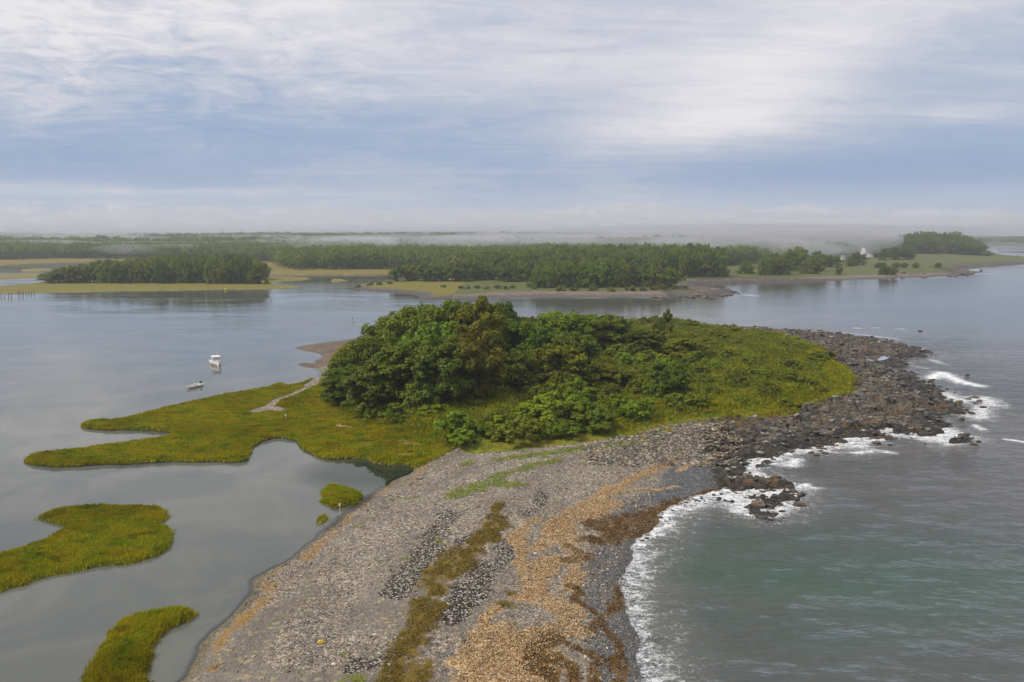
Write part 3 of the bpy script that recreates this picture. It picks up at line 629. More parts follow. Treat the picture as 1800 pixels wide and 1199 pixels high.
# ------------------------------------------------------------------ foliage
def leaf_mat(name, ca, cb, cc, trans=0.25, tone=False):
    m, t, out = new_mat(name)
    oi = t.node('ShaderNodeObjectInfo').outputs
    rv_ = t.attr('tone') if tone else oi['Random']
    p = t.pos()
    n = t.noise(p, 0.5, 3, 0.6); n2 = t.noise(p, 3.0, 2, 0.6)
    c = t.mix(t.ss(n, 0.32, 0.68), ca, cb)
    c = t.mix(t.m('MULTIPLY', t.ss(n2, 0.48, 0.72), 0.7), c, cc)
    hs = t.node('ShaderNodeHueSaturation', inp={0: t.m('ADD', 0.492, t.m('MULTIPLY', rv_, 0.034)), 1: 1.0, 2: t.m('ADD', 0.90, t.m('MULTIPLY', t.m('FRACT', t.m('MULTIPLY', rv_, 7.31)), 0.6 if not tone else 0.4)), 4: c}).outputs[0]
    d = t.node('ShaderNodeBsdfDiffuse', inp={0: hs}); tl = t.node('ShaderNodeBsdfTranslucent', inp={0: hs})
    ms = t.node('ShaderNodeMixShader', inp={0: trans}); t.l.new(d.outputs[0], ms.inputs[1]); t.l.new(tl.outputs[0], ms.inputs[2])
    g = t.node('ShaderNodeBsdfGlossy', inp={0: (0.9, 0.95, 1, 1), 1: 0.5}); m2 = t.node('ShaderNodeMixShader', inp={0: 0.012})
    t.l.new(ms.outputs[0], m2.inputs[1]); t.l.new(g.outputs[0], m2.inputs[2]); t.l.new(m2.outputs[0], out.inputs[0])
    return m
LM = {
 'green': leaf_mat('leaves_green', (0.068, 0.100, 0.004), (0.145, 0.185, 0.006), (0.215, 0.240, 0.010)),
 'dark': leaf_mat('leaves_dark', (0.050, 0.070, 0.005), (0.105, 0.125, 0.006), (0.160, 0.172, 0.010)),
 'olive': leaf_mat('leaves_olive', (0.082, 0.092, 0.004), (0.145, 0.152, 0.005), (0.205, 0.195, 0.010)),
 'bright': leaf_mat('leaves_bright', (0.100, 0.142, 0.004), (0.165, 0.205, 0.006), (0.235, 0.265, 0.012)),
 'lime': leaf_mat('leaves_lime', (0.105, 0.115, 0.005), (0.165, 0.170, 0.007), (0.23, 0.20, 0.014)),
 'rusty': leaf_mat('leaves_rusty', (0.075, 0.072, 0.004), (0.125, 0.112, 0.005), (0.145, 0.142, 0.008)),
 'far': leaf_mat('leaves_far', (0.060, 0.088, 0.005), (0.125, 0.155, 0.006), (0.190, 0.210, 0.012)),
 'woods': leaf_mat('leaves_woods', (0.060, 0.088, 0.005), (0.125, 0.155, 0.006), (0.190, 0.210, 0.012), 0.25, True),
 'spruce': leaf_mat('leaves_spruce', (0.028, 0.052, 0.009), (0.045, 0.070, 0.010), (0.06, 0.08, 0.014), 0.1),
}
BARK = plain('bark', (0.11, 0.085, 0.065), 0.9, 0, 0.4, 4)
def quads_at(cen, nor, size, rng_):
    """leaf cards: centres (n,3), normals (n,3), size (n,)"""
    n = len(cen)
    up = rng_.normal(size=(n, 3)); a = np.cross(nor, up); a /= np.linalg.norm(a, axis=1, keepdims=True) + 1e-9
    b = np.cross(nor, a); b /= np.linalg.norm(b, axis=1, keepdims=True) + 1e-9
    s = size[:, None]
    asp = rng_.uniform(0.55, 0.9, (n, 1))
    bend = nor * s * rng_.uniform(-0.25, 0.25, (n, 1))
    v = np.stack([cen - a * s, cen - b * s * asp + bend, cen + a * s, cen + b * s * asp + bend], 1).reshape(-1, 3)
    return v, np.arange(4 * n).reshape(n, 4)
def crown_leaves(rad, hgt, z0, nclump, per, leaf, seed, shape='dome', open_=0.0, jit=0.4):
    """crown built of leaf clumps spread through an uneven volume"""
    g = np.random.default_rng(seed)
    u = g.uniform(0, 2 * np.pi, nclump); 
    if shape == 'cone':
        tz = 1 - np.sqrt(g.uniform(0.0, 1, nclump)); rr_ = (1 - tz) ** 0.9 * g.uniform(0.55, 1.0, nclump)
        cz = z0 + tz * hgt
        cen = np.stack([np.cos(u) * rr_ * rad, np.sin(u) * rr_ * rad, cz], -1); cr = rad * 0.28 * (0.35 + (1 - tz))
        cr = cr * g.uniform(0.8, 1.2, nclump)
    else:
        nl_ = max(9, int(nclump / 8)) if jit > 0.3 else 8
        v = g.uniform(-0.8, 0.95, nl_); u = (np.arange(nl_) * 2.39996 + g.uniform(-.4, .4, nl_)); k = g.uniform(0.35, 0.80, nl_)
        lob = 1 + 0.16 * np.sin(u * 3 + seed) + 0.10 * np.sin(u * 5 + seed * 2.3)
        hz = np.power(np.maximum(1 - np.abs(v) ** np.where(v > 0, 2.2, 3.5), 0), 0.5) * lob
        lc = np.stack([np.cos(u) * hz * k * rad, np.sin(u) * hz * k * rad, z0 + hgt * 0.42 + v * 0.80 * hgt * np.where(v > 0, 0.52, 0.42)], -1)
        if jit < 0.3: lc = (lc - [0, 0, z0 + hgt * 0.45]) * [0.55, 0.55, 0.5] + [0, 0, z0 + hgt * 0.45]
        lr = rad * (g.uniform(0.26, 0.44, nl_) if jit > 0.3 else g.uniform(0.50, 0.70, nl_)); li = g.integers(0, nl_, nclump)
        dd_ = g.normal(size=(nclump, 3)); dd_ /= np.linalg.norm(dd_, axis=1, keepdims=True); dd_[:, 2] = np.where(dd_[:, 2] < -0.3, -dd_[:, 2], dd_[:, 2])
        cen = lc[li] + dd_ * lr[li][:, None] * g.uniform(0.55, 1.0, (nclump, 1)) * [1, 1, 0.85]
        cen[:, 2] = np.maximum(cen[:, 2], z0 + 0.1)
        cr = rad * g.uniform(0.08, 0.19, nclump) * (1 - open_ * 0.3)
    th = g.normal(size=(nclump, per, 3)); th /= np.linalg.norm(th, axis=2, keepdims=True)
    th[..., 2] = np.where(th[..., 2] < -0.35, -th[..., 2], th[..., 2])
    rr2 = g.uniform(0.55, 1.08, (nclump, per, 1))
    off = th * rr2 * cr[:, None, None] * np.array([1.1, 1.1, 0.85])
    pts = (cen[:, None] + off).reshape(-1, 3)
    nor = th.reshape(-1, 3) + g.normal(size=(nclump * per, 3)) * jit + np.array([0, 0, 0.25 if jit > 0.3 else 0.5])
    nor /= np.linalg.norm(nor, axis=1, keepdims=True)
    if shape != 'cone':      # fill the stated width and height
        rr0 = np.percentile(np.hypot(pts[:, 0], pts[:, 1]), 97); kx = rad / rr0; zl, zh = np.percentile(pts[:, 2], 1), pts[:, 2].max()
        kz = (z0 + hgt - z0 * 0.35) / (zh - zl)
        pts = np.stack([pts[:, 0] * kx, pts[:, 1] * kx, (pts[:, 2] - zl) * kz + z0 * 0.35], 1); cen = np.stack([cen[:, 0] * kx, cen[:, 1] * kx, (cen[:, 2] - zl) * kz + z0 * 0.35], 1)
    pts[:, 2] = np.maximum(pts[:, 2], 0.05)
    return quads_at(pts, nor, leaf * g.uniform(0.7, 1.3, len(pts)), g), cen
def tubes(segs, sides=6):
    V, Fc = [], []
    for a, b, ra, rb in segs:
        a = np.array(a, float); b = np.array(b, float); d = b - a; d /= np.linalg.norm(d) + 1e-9
        o = np.array([1, 0, 0]) if abs(d[0]) < 0.8 else np.array([0, 1, 0])
        u = np.cross(d, o); u /= np.linalg.norm(u); v = np.cross(d, u); k0 = len(V)
        for q, r0 in ((a, ra), (b, rb)):
            for i in range(sides):
                th = 2 * math.pi * i / sides; V.append(q + (u * math.cos(th) + v * math.sin(th)) * r0)
        for i in range(sides):
            j = (i + 1) % sides; Fc.append((k0 + i, k0 + j, k0 + sides + j, k0 + sides + i))
    return np.array(V), np.array(Fc)
def trunk_mesh(name, rad, hgt, z0, cen, seed, stems=1):
    g = random.Random(seed); segs = []
    for s in range(stems):
        base = (g.uniform(-.2, .2) * stems, g.uniform(-.2, .2) * stems, -0.3); r0 = hgt * 0.028 / math.sqrt(stems)
        fork = (base[0] + g.uniform(-.08, .08) * hgt, base[1] + g.uniform(-.08, .08) * hgt, z0 + hgt * 0.12)
        mid = tuple((a + b) / 2 + g.uniform(-.15, .15) for a, b in zip(base, fork))
        segs += [(base, mid, r0 * 1.5, r0), (mid, fork, r0, r0 * 0.8), (fork, (fork[0], fork[1], z0 + hgt * 0.8), r0 * 0.75, r0 * 0.15)]
        pick = g.sample(range(len(cen)), min(len(cen), 16))
        for i in pick:
            c = cen[i]; k = g.uniform(0.2, 0.7); st = (fork[0], fork[1], fork[2] + (z0 + hgt * 0.8 - fork[2]) * k * 0.5)
            m = tuple(st[j] * 0.5 + c[j] * 0.5 + (0.12 * hgt * 0.3 if j == 2 else 0) for j in range(3))
            segs += [(st, m, r0 * 0.42, r0 * 0.25), (m, tuple(c), r0 * 0.25, r0 * 0.06)]
    v, f = tubes(segs, 6); return mesh_np(name, v, f, True)
protos = {}
def proto(key, rad, hgt, z0, nclump, per, leaf, seed, mat, shape='dome', trunk=True, stems=1, open_=0.0):
    jit = 0.10 if key.startswith('far') else 0.4
    (v, f), cen = crown_leaves(rad, hgt, z0, nclump, per, leaf, seed, shape, open_, jit)
    cm = mesh_np(key + '_crown', v, f); cm.materials.append(LM[mat])
    tm = None
    if trunk: tm = trunk_mesh(key + '_trunk', rad, hgt, z0, cen, seed, stems); tm.materials.append(BARK)
    protos[key] = (cm, tm, rad, hgt + z0)
for i in range(3):
    proto(f'oak{i}', 6.0, 9.5, 2.0, 260, 95, 0.26, 100 + i, 'green')
    proto(f'maple{i}', 5.5, 11.0, 1.5, 260, 95, 0.25, 120 + i, 'dark')
proto('oliveoak0', 5.6, 9.5, 1.2, 240, 95, 0.25, 140, 'olive'); proto('oliveoak1', 5.6, 9.5, 1.5, 240, 95, 0.25, 141, 'olive')
proto('rusty0', 4.8, 13.5, 1.0, 270, 95, 0.25, 150, 'rusty'); proto('lone', 2.6, 7.5, 1.8, 90, 110, 0.24, 160, 'dark', 'round', open_=0.3)
proto('spruce', 2.3, 8.0, 0.6, 110, 70, 0.20, 170, 'spruce', 'cone')
for i in range(3):
    proto(f'bushg{i}', 3.0, 3.6, 0.0, 80, 75, 0.19, 200 + i, 'green', 'dome', True, 3)
    proto(f'bushb{i}', 3.0, 4.4, 0.0, 80, 80, 0.19, 210 + i, 'bright', 'dome', True, 3)
    proto(f'busho{i}', 2.8, 2.6, 0.0, 72, 75, 0.18, 220 + i, 'olive', 'dome', True, 3)
for i in range(2): proto(f'bushl{i}', 2.9, 2.6, 0.0, 72, 75, 0.18, 250 + i, 'lime', 'dome', True, 3)
proto('bushd0', 3.0, 4.2, 0.0, 80, 75, 0.19, 230, 'dark', 'dome', True, 3); proto('bushr0', 2.8, 2.4, 0.0, 72, 75, 0.18, 240, 'rusty', 'dome', True, 3)
for i in range(4):
    proto(f'fartree{i}', 6.5, 11.0, 1.6, 110, 90, 0.27, 300 + i, 'far')
    proto(f'farlow{i}', 7.0, 12.0, 0.2, 120, 90, 0.28, 320 + i, 'far')
def plant(key, name, label, cat, x, y, z, r, h, group=None, rz=None, lean=0.0):
    cm, tm, pr_, ph = protos[key]
    e = bpy.data.objects.new(name, None); C.objects.link(e); e.empty_display_size = 0.3
    e.location = (x, y, z - 0.05); e.rotation_euler = (lean, 0, rnd.uniform(0, 6.28) if rz is None else rz)
    e.scale = (r / pr_, r / pr_, h / ph)
    e['label'] = label; e['category'] = cat
    if group: e['group'] = group
    c = bpy.data.objects.new('crown' if cat == 'tree' else 'foliage', cm); C.objects.link(c); c.parent = e
    if tm is not None:
        t_ = bpy.data.objects.new('trunk' if cat == 'tree' else 'stem', tm); C.objects.link(t_); t_.parent = e
    return e
def tree_px(key, px, ptop, Z, wpx, label, name='broadleaf_tree', cat='tree', group=None):
    """a tree whose crown top is seen at (px, ptop) and which stands Z metres out"""
    if Z < 240: Z = Z * (0.90 + 0.06 * min(1, max(0, (Z - 140) / 75)))
    elif 440 < Z < 1000: Z = Z * 0.945
    p = G(px, ptop, 0); d = np.array([p[0], p[1]]) / p[1]; x, y = d * Z
    ray = CAMH / p[1]; top = CAMH - ray * Z
    z = ground_z(x, y); r = wpx / 2 * Z / F
    return plant(key, name, label, cat, x, y, z, r, max(top - z, 1.0), group)
# -- the big clump and the other trees of the island, each traced from the photograph
T = [
 ('maple0', 612, 640, 160, 96, 'small dark tree at the far left foot of the big clump by the path'),
 ('oak0', 640, 588, 166, 104, 'rounded green tree on the left shoulder of the big clump, above the brown gravel spit'),
 ('maple1', 662, 628, 152, 118, 'dark tree at the left front of the big clump, boughs over the marsh'),
 ('oak1', 690, 553, 172, 120, 'broad green tree on the upper left slope of the big clump'),
 ('maple2', 722, 598, 153, 130, 'dense dark tree at the front of the big clump, behind the low bright shrubs'),
 ('oak2', 742, 534, 178, 130, 'tall green tree forming the upper left crest of the big clump'),
 ('oak0', 768, 562, 164, 130, 'green tree in the middle of the big clump with a lighter crown'),
 ('maple0', 785, 590, 150, 118, 'dark tree at the front centre of the big clump'),
 ('oak1', 800, 524, 182, 110, 'green tree just left of the highest crown of the clump'),
 ('rusty0', 828, 570, 152, 108, 'brownish olive tree at the right front of the big clump'),
 ('oliveoak0', 840, 518, 176, 120, 'highest tree of the big clump with an olive tinged crown'),
 ('rusty0', 852, 548, 164, 96, 'reddish brown tree on the right flank of the big clump'),
 ('maple2', 872, 530, 186, 90, 'dark tree behind the right edge of the big clump, beside the open water'),
 ('oak2', 905, 562, 178, 104, 'round green tree standing right of the big clump'),
 ('maple1', 912, 612, 160, 84, 'dark narrow tree tucked between the big clump and the olive oak'),
 ('oak0', 945, 568, 192, 90, 'mid green tree behind the olive oak near the channel'),
 ('oak1', 990, 546, 200, 110, 'rounded green tree on the back skyline of the island thicket'),
 ('maple0', 1005, 580, 184, 96, 'dark domed tree right behind the olive oak'),
 ('oak2', 1048, 552, 210, 96, 'wide green tree on the back skyline, left of the small spruce'),
 ('maple2', 1078, 560, 214, 70, 'dark tree on the back skyline, just left of the small spruce'),
 ('oliveoak1', 985, 602, 162, 128, 'broad olive brown oak in the middle of the thicket'),
 ('oak0', 935, 618, 166, 92, 'green tree leaning against the left side of the olive oak'),
 ('oliveoak0', 1060, 636, 164, 110, 'low spreading olive tree in the middle of the thicket, right of the olive oak'),
 ('lone', 1167, 543, 214, 42, 'slender dark tree standing alone above the scrub on the back skyline'),
 ('maple1', 1132, 578, 200, 84, 'dark rounded tree left of the slender lone tree'),
 ('oliveoak1', 1208, 592, 196, 90, 'yellow olive rounded tree right below the slender lone tree'),
 ('maple2', 1176, 636, 156, 78, 'dark conical tree at the front of the thicket above the cobbles'),
]
for k_, px, pt, Z, wp, lab in T: tree_px(k_, px, pt, Z, wp, lab, 'lone_tree' if k_ == 'lone' else 'broadleaf_tree')
tree_px('spruce', 1009, 541, 204, 26, 'thin spiky spruce top poking above the round crown on the skyline', 'spruce_tree')
tree_px('spruce', 1094, 553, 210, 26, 'small pointed spruce between rounded trees on the back skyline', 'spruce_tree')
B = [
 ('bushb0', 645, 694, 149, 66, 'bright green shrub at the left front foot of the big clump'),
 ('bushb1', 700, 708, 145, 56, 'bright green shrub under the front of the big clump'),
 ('bushb2', 755, 710, 144, 60, 'bright shrub under the front right of the big clump beside the long grass'),
 ('bushb0', 985, 672, 143, 76, 'tallest bright green shrub at the front of the thicket'),
 ('bushb1', 945, 692, 140, 82, 'bright green shrub left of the tallest one at the front'),
 ('bushb2', 1020, 690, 138, 76, 'bright yellow green shrub right of the tallest one at the front'),
 ('bushd0', 1050, 712, 134, 90, 'dark olive shrub at the front edge of the thicket above the cobbles'),
 ('busho0', 880, 716, 137, 66, 'straggly olive shrub with bare stems between the two masses of green'),
 ('bushg0', 925, 735, 132, 64, 'low green shrub beside the straggly olive one'),
 ('bushg1', 990, 740, 130, 80, 'low spreading green shrub in front of the tallest bright shrub'),
 ('bushb0', 1088, 692, 146, 56, 'pale green shrub right of the dark olive shrub'),
 ('bushg2', 1105, 720, 140, 50, 'green shrub by the cobble bank under the dark conical tree'),
 ('busho1', 1215, 690, 152, 60, 'olive shrub behind the rusty grass right of the dark conical tree'),
 ('busho2', 1140, 712, 147, 44, 'brownish shrub left of the dark conical tree at the front'),
 ('bushr0', 650, 770, 0, 0, ''),
]
for k_, px, pt, Z, wp, lab in B:
    if Z: tree_px(k_, px, pt, Z, wp, lab, 'shrub', 'shrub')
# thicket: shrubs spread over the rest of the raised ground
used = [(e.location.x, e.location.y, e.scale.x * 5.0) for e in C.objects if e.get('category') == 'tree']
vb0, vb1 = VEG.min(0), VEG.max(0); placed = []; tries = 0
named = [(e.location.x, e.location.y, q) for e in C.objects for k1, q in (('slender dark tree', 'slender lone tree'), ('yellow olive', 'yellow olive rounded tree'), ('dark conical', 'dark conical tree'), ('olive brown oak', 'olive brown oak'), ('low spreading olive', 'low spreading olive tree'), ('dark rounded tree', 'dark rounded tree near the lone one'), ('thin spiky', 'spiky spruce top'), ('small pointed', 'small pointed spruce'), ('rusty grass', 'olive shrub behind the rusty grass'), ('tallest bright green', 'tallest bright shrub')) if k1 in str(e.get('label', ''))]
while len(placed) < 600 and tries < 90000:
    tries += 1
    x, y = rnd.uniform(vb0[0], vb1[0]), rnd.uniform(vb0[1], vb1[1])
    if any((x - a) ** 2 + (y - b) ** 2 < (c * 0.55) ** 2 for a, b, c in used): continue
    east = max(0, min(1, (x - 18 - (y - 150) * 0.15) / 48)); r = (1.6 + 1.8 * rnd.random() ** 1.5) * (1 - 0.25 * east)
    if any((x - a) ** 2 + (y - b) ** 2 < (0.52 * (r + c)) ** 2 for a, b, c in placed): continue
    placed.append((x, y, r))
pl = np.array(placed); sdv = sdf(VEG, pl[:, 0], pl[:, 1]); zg = height(pl[:, 0], pl[:, 1])
nsc = 0
for (x, y, r), sv, z in zip(placed, sdv, zg):
    if sv < 0.6 + r * 0.4 or z < 0.7: continue
    if (x < -8 and y < 150) or nsc >= 255: continue
    nsc += 1
    east = max(0, min(1, (x - 14 - (y - 150) * 0.2) / 50))
    g = float(fbm(np.array([x / 16]), np.array([y / 16]), 2, 77)[0])
    h = r * (1.15 + 0.6 * rnd.random()) * (1 - 0.42 * east) * (0.7 if y > 205 else 1) * min(1, 0.45 + sv / 9)
    if east > 0.55: k_ = rnd.choice(['busho0', 'bushr0', 'bushr0', 'bushg0', 'busho1'] if g < 0.05 else ['bushb0', 'bushl0', 'bushl1', 'bushl0', 'busho0']); lab = 'low olive and rusty shrub in the scrub at the seaward end of the island'; gp = 'low scrub at the seaward end of the island'
    elif y > 205: k_ = rnd.choice(['busho0', 'bushg0', 'bushl0', 'bushg2', 'busho1', 'bushl1']); lab = 'shrub in the scrub at the back of the island'; gp = 'scrub at the back of the island'
    else: k_ = rnd.choice(['bushb0', 'bushb1', 'bushb2', 'bushg0', 'bushg1', 'bushl0', 'bushl1', 'bushg2', 'busho2', 'bushd0']); lab = 'leafy green shrub in the dense thicket of the island'; gp = 'shrubs of the island thicket'
    tone_ = {'l': 'yellow green', 'b': 'bright green', 'g': 'green', 'o': 'olive', 'd': 'dark green', 'r': 'rusty'}[k_[4]]; big = r > 2.0
    lab = ('large ' if big else 'small ') + tone_ + (' shrub in the low scrub at the seaward end of the island' if east > 0.55 else ' shrub in the scrub at the back of the island' if y > 205 else ' shrub in the dense thicket of the island')
    nb = min(named, key=lambda q: (q[0] - x) ** 2 + (q[1] - y) ** 2)
    if (nb[0] - x) ** 2 + (nb[1] - y) ** 2 < 64: lab = ('large ' if big else 'small ') + tone_ + ' shrub ' + ('left of the ' if x < nb[0] - 1.5 else 'right of the ' if x > nb[0] + 1.5 else 'in front of the ' if y < nb[1] else 'behind the ') + nb[2]
    plant(k_, 'shrub', lab, 'shrub', x, y, z, r * 1.25, max(h, 0.6), gp)

# -- distant woods with trees that can be told apart
ORD = ['first', 'second', 'third', 'fourth', 'fifth', 'sixth', 'seventh', 'eighth', 'ninth', 'tenth', 'eleventh', 'twelfth', 'thirteenth', 'fourteenth', 'fifteenth', 'sixteenth', 'seventeenth', 'eighteenth']
def ordlab(i, n, row, where):
    a = (ORD[i] + ' tree from left' if i else 'leftmost tree') if i < n / 2 else (ORD[n - 1 - i] + ' tree from right' if i < n - 1 else 'rightmost tree')
    return a + ', ' + row + ' of ' + where
def wood_row(x0, x1, n, tops, Z0, Z1, label, group, keys=('fartree0', 'fartree1', 'fartree2', 'fartree3'), wpx=34, hs=0.0, mat=None):
    tx = [a for a, b in tops]; ty = [b for a, b in tops]
    for i in range(n):
        px = x0 + (x1 - x0) * (i + 0.5 + rnd.uniform(-.3, .3)) / n; Z = rnd.uniform(Z0, Z1)
        lab = ordlab(i, n, label[0], label[1])
        tree_px(rnd.choice(keys), px, np.interp(px, tx, ty) + rnd.uniform(-1, 1.5) + hs - 3.5, Z, wpx * 1.3 * rnd.uniform(0.85, 1.2) * (Z0 + Z1) / 2 / Z, lab, 'broadleaf_tree', 'tree', group)
LT = [(72, 486), (90, 474), (120, 466), (170, 461), (230, 456), (260, 451), (300, 448), (360, 445), (420, 447), (450, 453), (465, 460), (474, 474)]
KF = ('fartree0', 'fartree1', 'fartree2', 'fartree3'); KL = ('farlow0', 'farlow1', 'farlow2', 'farlow3')
la = 'the wooded lagoon island'; ga = 'trees on the wooded lagoon island'
wood_row(80, 190, 7, LT, 545, 560, ('near left row', la), ga, KF, 30, 5); wood_row(180, 466, 17, LT, 540, 556, ('front row', la), ga, KL, 30, 9)
wood_row(120, 462, 18, LT, 575, 595, ('middle row', la), ga, KF + KL, 32, 3); wood_row(150, 455, 14, LT, 610, 640, ('back row', la), ga, KF + KL, 34, 0)
MT = [(690, 470), (705, 463), (740, 462), (790, 461), (830, 452), (860, 443), (900, 437), (960, 438), (1000, 437), (1060, 439), (1120, 440), (1180, 452), (1200, 462)]
lb = 'the wood behind the green field'; gb = 'trees of the wood on the middle point'
wood_row(694, 830, 9, MT, 545, 560, ('near left row', lb), gb, KF, 27, 2); wood_row(800, 960, 9, MT, 540, 565, ('front row', lb), gb, KL, 32, 22)
wood_row(770, 960, 9, MT, 590, 615, ('second row', lb), gb, KL, 34, 9); wood_row(820, 1190, 17, MT, 640, 680, ('back row', lb), gb, KL, 34, 0); wood_row(900, 1180, 12, MT, 600, 625, ('third row', lb), gb, KL, 34, 8)
NT_ = [(925, 490), (940, 472), (970, 461), (1000, 458), (1060, 456), (1110, 461), (1160, 463), (1185, 474), (1195, 485)]
lc = 'the trees above the middle pebble beach'; gc = 'front trees of the middle point'
wood_row(935, 1105, 9, NT_, 480, 492, ('front row', lc), gc, KL, 34, 6); wood_row(960, 1110, 7, NT_, 505, 520, ('second row', lc), gc, KL, 34, 0); wood_row(1100, 1188, 7, NT_, 484, 500, ('right hand row', lc), gc, KF, 28, 2)
RT = [(1190, 436), (1210, 430), (1240, 430), (1265, 437), (1280, 449)]
ld = 'the grove at the head of the far beach'; gd = 'trees of the grove behind the far beach'
wood_row(1165, 1272, 8, RT, 600, 630, ('front row', ld), gd, KL, 32, 6); wood_row(1130, 1268, 9, RT, 660, 700, ('back row', ld), gd, KL, 32, 0)
UT = [(980, 432), (1040, 429), (1100, 428), (1160, 428), (1200, 429), (1240, 430)]
wood_row(960, 1240, 13, UT, 760, 800, ('only row', 'the taller wood rising behind the middle point'), 'trees of the taller wood behind the point', KL, 32, 2)
for px, pt, Z, wp, lab in [(1350, 452, 628, 44, 'rounded dark tree at the left of the clump by the far beach'), (1375, 449, 634, 44, 'rounded dark tree at the right of the clump by the far beach'), (1362, 443, 665, 50, 'taller tree at the back of the clump by the far beach'),
        (1390, 436, 700, 44, 'tall tree behind the clump by the far beach'), (1312, 457, 650, 30, 'small round tree alone in the field left of the clump'), (1425, 452, 655, 40, 'dark spreading tree in the field right of the clump'), (1438, 440, 700, 38, 'tall tree behind the spreading tree of the field'), (1408, 432, 740, 36, 'tallest tree in the row behind the far field'),
        (1475, 465, 640, 14, 'small bush tree alone in the far field near the shore'), (1508, 442, 830, 32, 'dark tree directly left of the white house'), (1495, 452, 800, 22, 'small tree in front of the white house on its left'), (1460, 448, 780, 40, 'tree at the edge of the lawn left of the white house'), (1562, 467, 640, 14, 'small shrubby tree at the seaward corner of the far field')]:
    tree_px(rnd.choice(KL), px, pt, Z, wp, lab)
for px, pt, Z, wp in [(1552, 466, 640, 14), (1572, 468, 642, 14), (1545, 461, 760, 16), (1555, 460, 765, 14), (1575, 460, 765, 18), (1590, 461, 765, 16), (1610, 461, 760, 14), (1650, 461, 765, 14)]:
    tree_px(rnd.choice(KL), px, pt, Z, wp, 'low shrub in the line of bushes along the far field', 'shrub', 'shrub', 'bushes along the far field')
for px, py, wp in [(628, 505, 13), (650, 502, 12), (668, 501, 14), (686, 499, 12), (780, 505, 12), (810, 507, 12), (822, 508, 12), (840, 507, 14), (855, 508, 12), (876, 507, 16), (888, 508, 14), (902, 507, 14), (940, 508, 14), (985, 511, 22), (1010, 511, 20), (1040, 511, 22), (1075, 512, 18), (1110, 511, 24), (1130, 511, 16), (1150, 510, 18), (1165, 508, 22), (1185, 508, 16), (1205, 507, 12)]:
    x, y, z = on_ground(px, py); plant('busho%d' % rnd.randrange(3), 'shrub', 'low dark bush at the back of the pebble beach on the middle point', 'shrub', x, y, z, wp / 2 * y / F, wp * 0.42 * y / F, 'bushes behind the pebble beach')
PT = [(1560, 428), (1590, 413), (1620, 409), (1680, 410), (1710, 418), (1735, 432), (1745, 442)]
le = 'the dark headland wood'; ge = 'trees of the headland wood'
wood_row(1578, 1738, 14, PT, 1070, 1110, ('front row', le), ge, KL, 20, 12); wood_row(1570, 1730, 15, PT, 1150, 1200, ('middle row', le), ge, KL, 20, 4); wood_row(1580, 1722, 13, PT, 1250, 1300, ('back row', le), ge, KL, 20, 0)
wood_row(1530, 1600, 7, [(1530, 440), (1600, 436)], 980, 1040, ('line', 'trees right of the white house'), 'trees right of the white house', KL, 20, 0)

# -- far woods that read as one mass
def forest(name, label, mask, n, x0, x1, y0, y1, rad, hgt, cards, leaf, seed, mat='far', ybias=1.0):
    g = np.random.default_rng(seed); pts = np.zeros((0, 2))
    while len(pts) < n:
        yy = y0 + (y1 - y0) * g.uniform(0, 1, n * 2) ** ybias; aa = g.uniform(x0, x1, n * 2); xx = aa * yy
        k = mask(xx, yy); pts = np.concatenate([pts, np.stack([xx, yy], 1)[k]])
    pts = pts[:n]; zz_ = height(pts[:, 0], pts[:, 1])
    r = rad * g.uniform(0.75, 1.3, n); h = hgt * g.uniform(0.85, 1.18, n) * (1 + 0.12 * fbm(pts[:, 0] / 60, pts[:, 1] / 60, 3, seed))
    sc_ = np.clip(pts[:, 1] / 900, 1, 2.2); r = r * sc_ ** 0.5
    dsp = g.normal(size=(n, cards, 3)); dsp /= np.linalg.norm(dsp, axis=2, keepdims=True); dsp[..., 2] = np.where(dsp[..., 2] < -0.9, 0.5, dsp[..., 2])
    rr_ = g.uniform(0.7, 1.05, (n, cards, 1)); lobes = 1 + 0.18 * np.sin(dsp[..., :1] * 7 + g.uniform(0, 6, (n, 1, 1)))
    o = dsp * rr_ * lobes * np.stack([r, r, h * 0.50], -1)[:, None]
    cen = np.stack([pts[:, 0], pts[:, 1], zz_ + h * 0.49], -1)[:, None] + o
    nor = dsp.reshape(-1, 3) + g.normal(size=(n * cards, 3)) * 0.15 + np.array([0, 0, 0.3]); nor /= np.linalg.norm(nor, axis=1, keepdims=True)
    size = (leaf * g.uniform(0.7, 1.3, (n, cards)) * (sc_ ** 0.8)[:, None]).ravel()
    v, f = quads_at(cen.reshape(-1, 3), nor, size, g)
    me = mesh_np(name, v, f); fattr(me, 'tone', np.repeat(g.uniform(size=n), cards * 4)); o = link(name, me, LM[mat], kind='stuff'); o['label'] = label; o['category'] = 'woodland'
    return o
FOREST = Gz("-1500,461 -300,459 0,458 170,455 320,457 450,459 480,464 508,475 560,474 690,473 770,476 820,482 1000,482 1195,478 1285,466 1400,460 1480,456 1508,451 1560,450 1600,447 1625,440 1680,430 1722,428 1800,429 2400,423 2900,417.4 -2200,417.4", 2.0)
def fmask(x, y):
    k = sdf(FOREST, x, y, 20) > 1.5
    return k & ~((x > 330) & (x < 460) & (y > 700) & (y < 950) & (x > 0.40 * y))
fo1 = forest('near_woodland', 'hazy green forest edge beyond the marsh flats on the far side of the water', fmask, 5200, -0.80, 0.72, 640, 1250, 8.4, 16.0, 210, 0.85, 5, 'woods')
fo2 = forest('far_woodland', 'unbroken misty forest rolling back to the horizon', fmask, 8000, -0.80, 0.66, 1200, 5200, 10.5, 16, 70, 1.8, 6, 'woods', 1.5)

# ------------------------------------------------------------------ ground cover
def scatter_pts(n, x0, x1, y0, y1, seed):
    g = np.random.default_rng(seed); return g.uniform(x0, x1, n), g.uniform(y0, y1, n), g
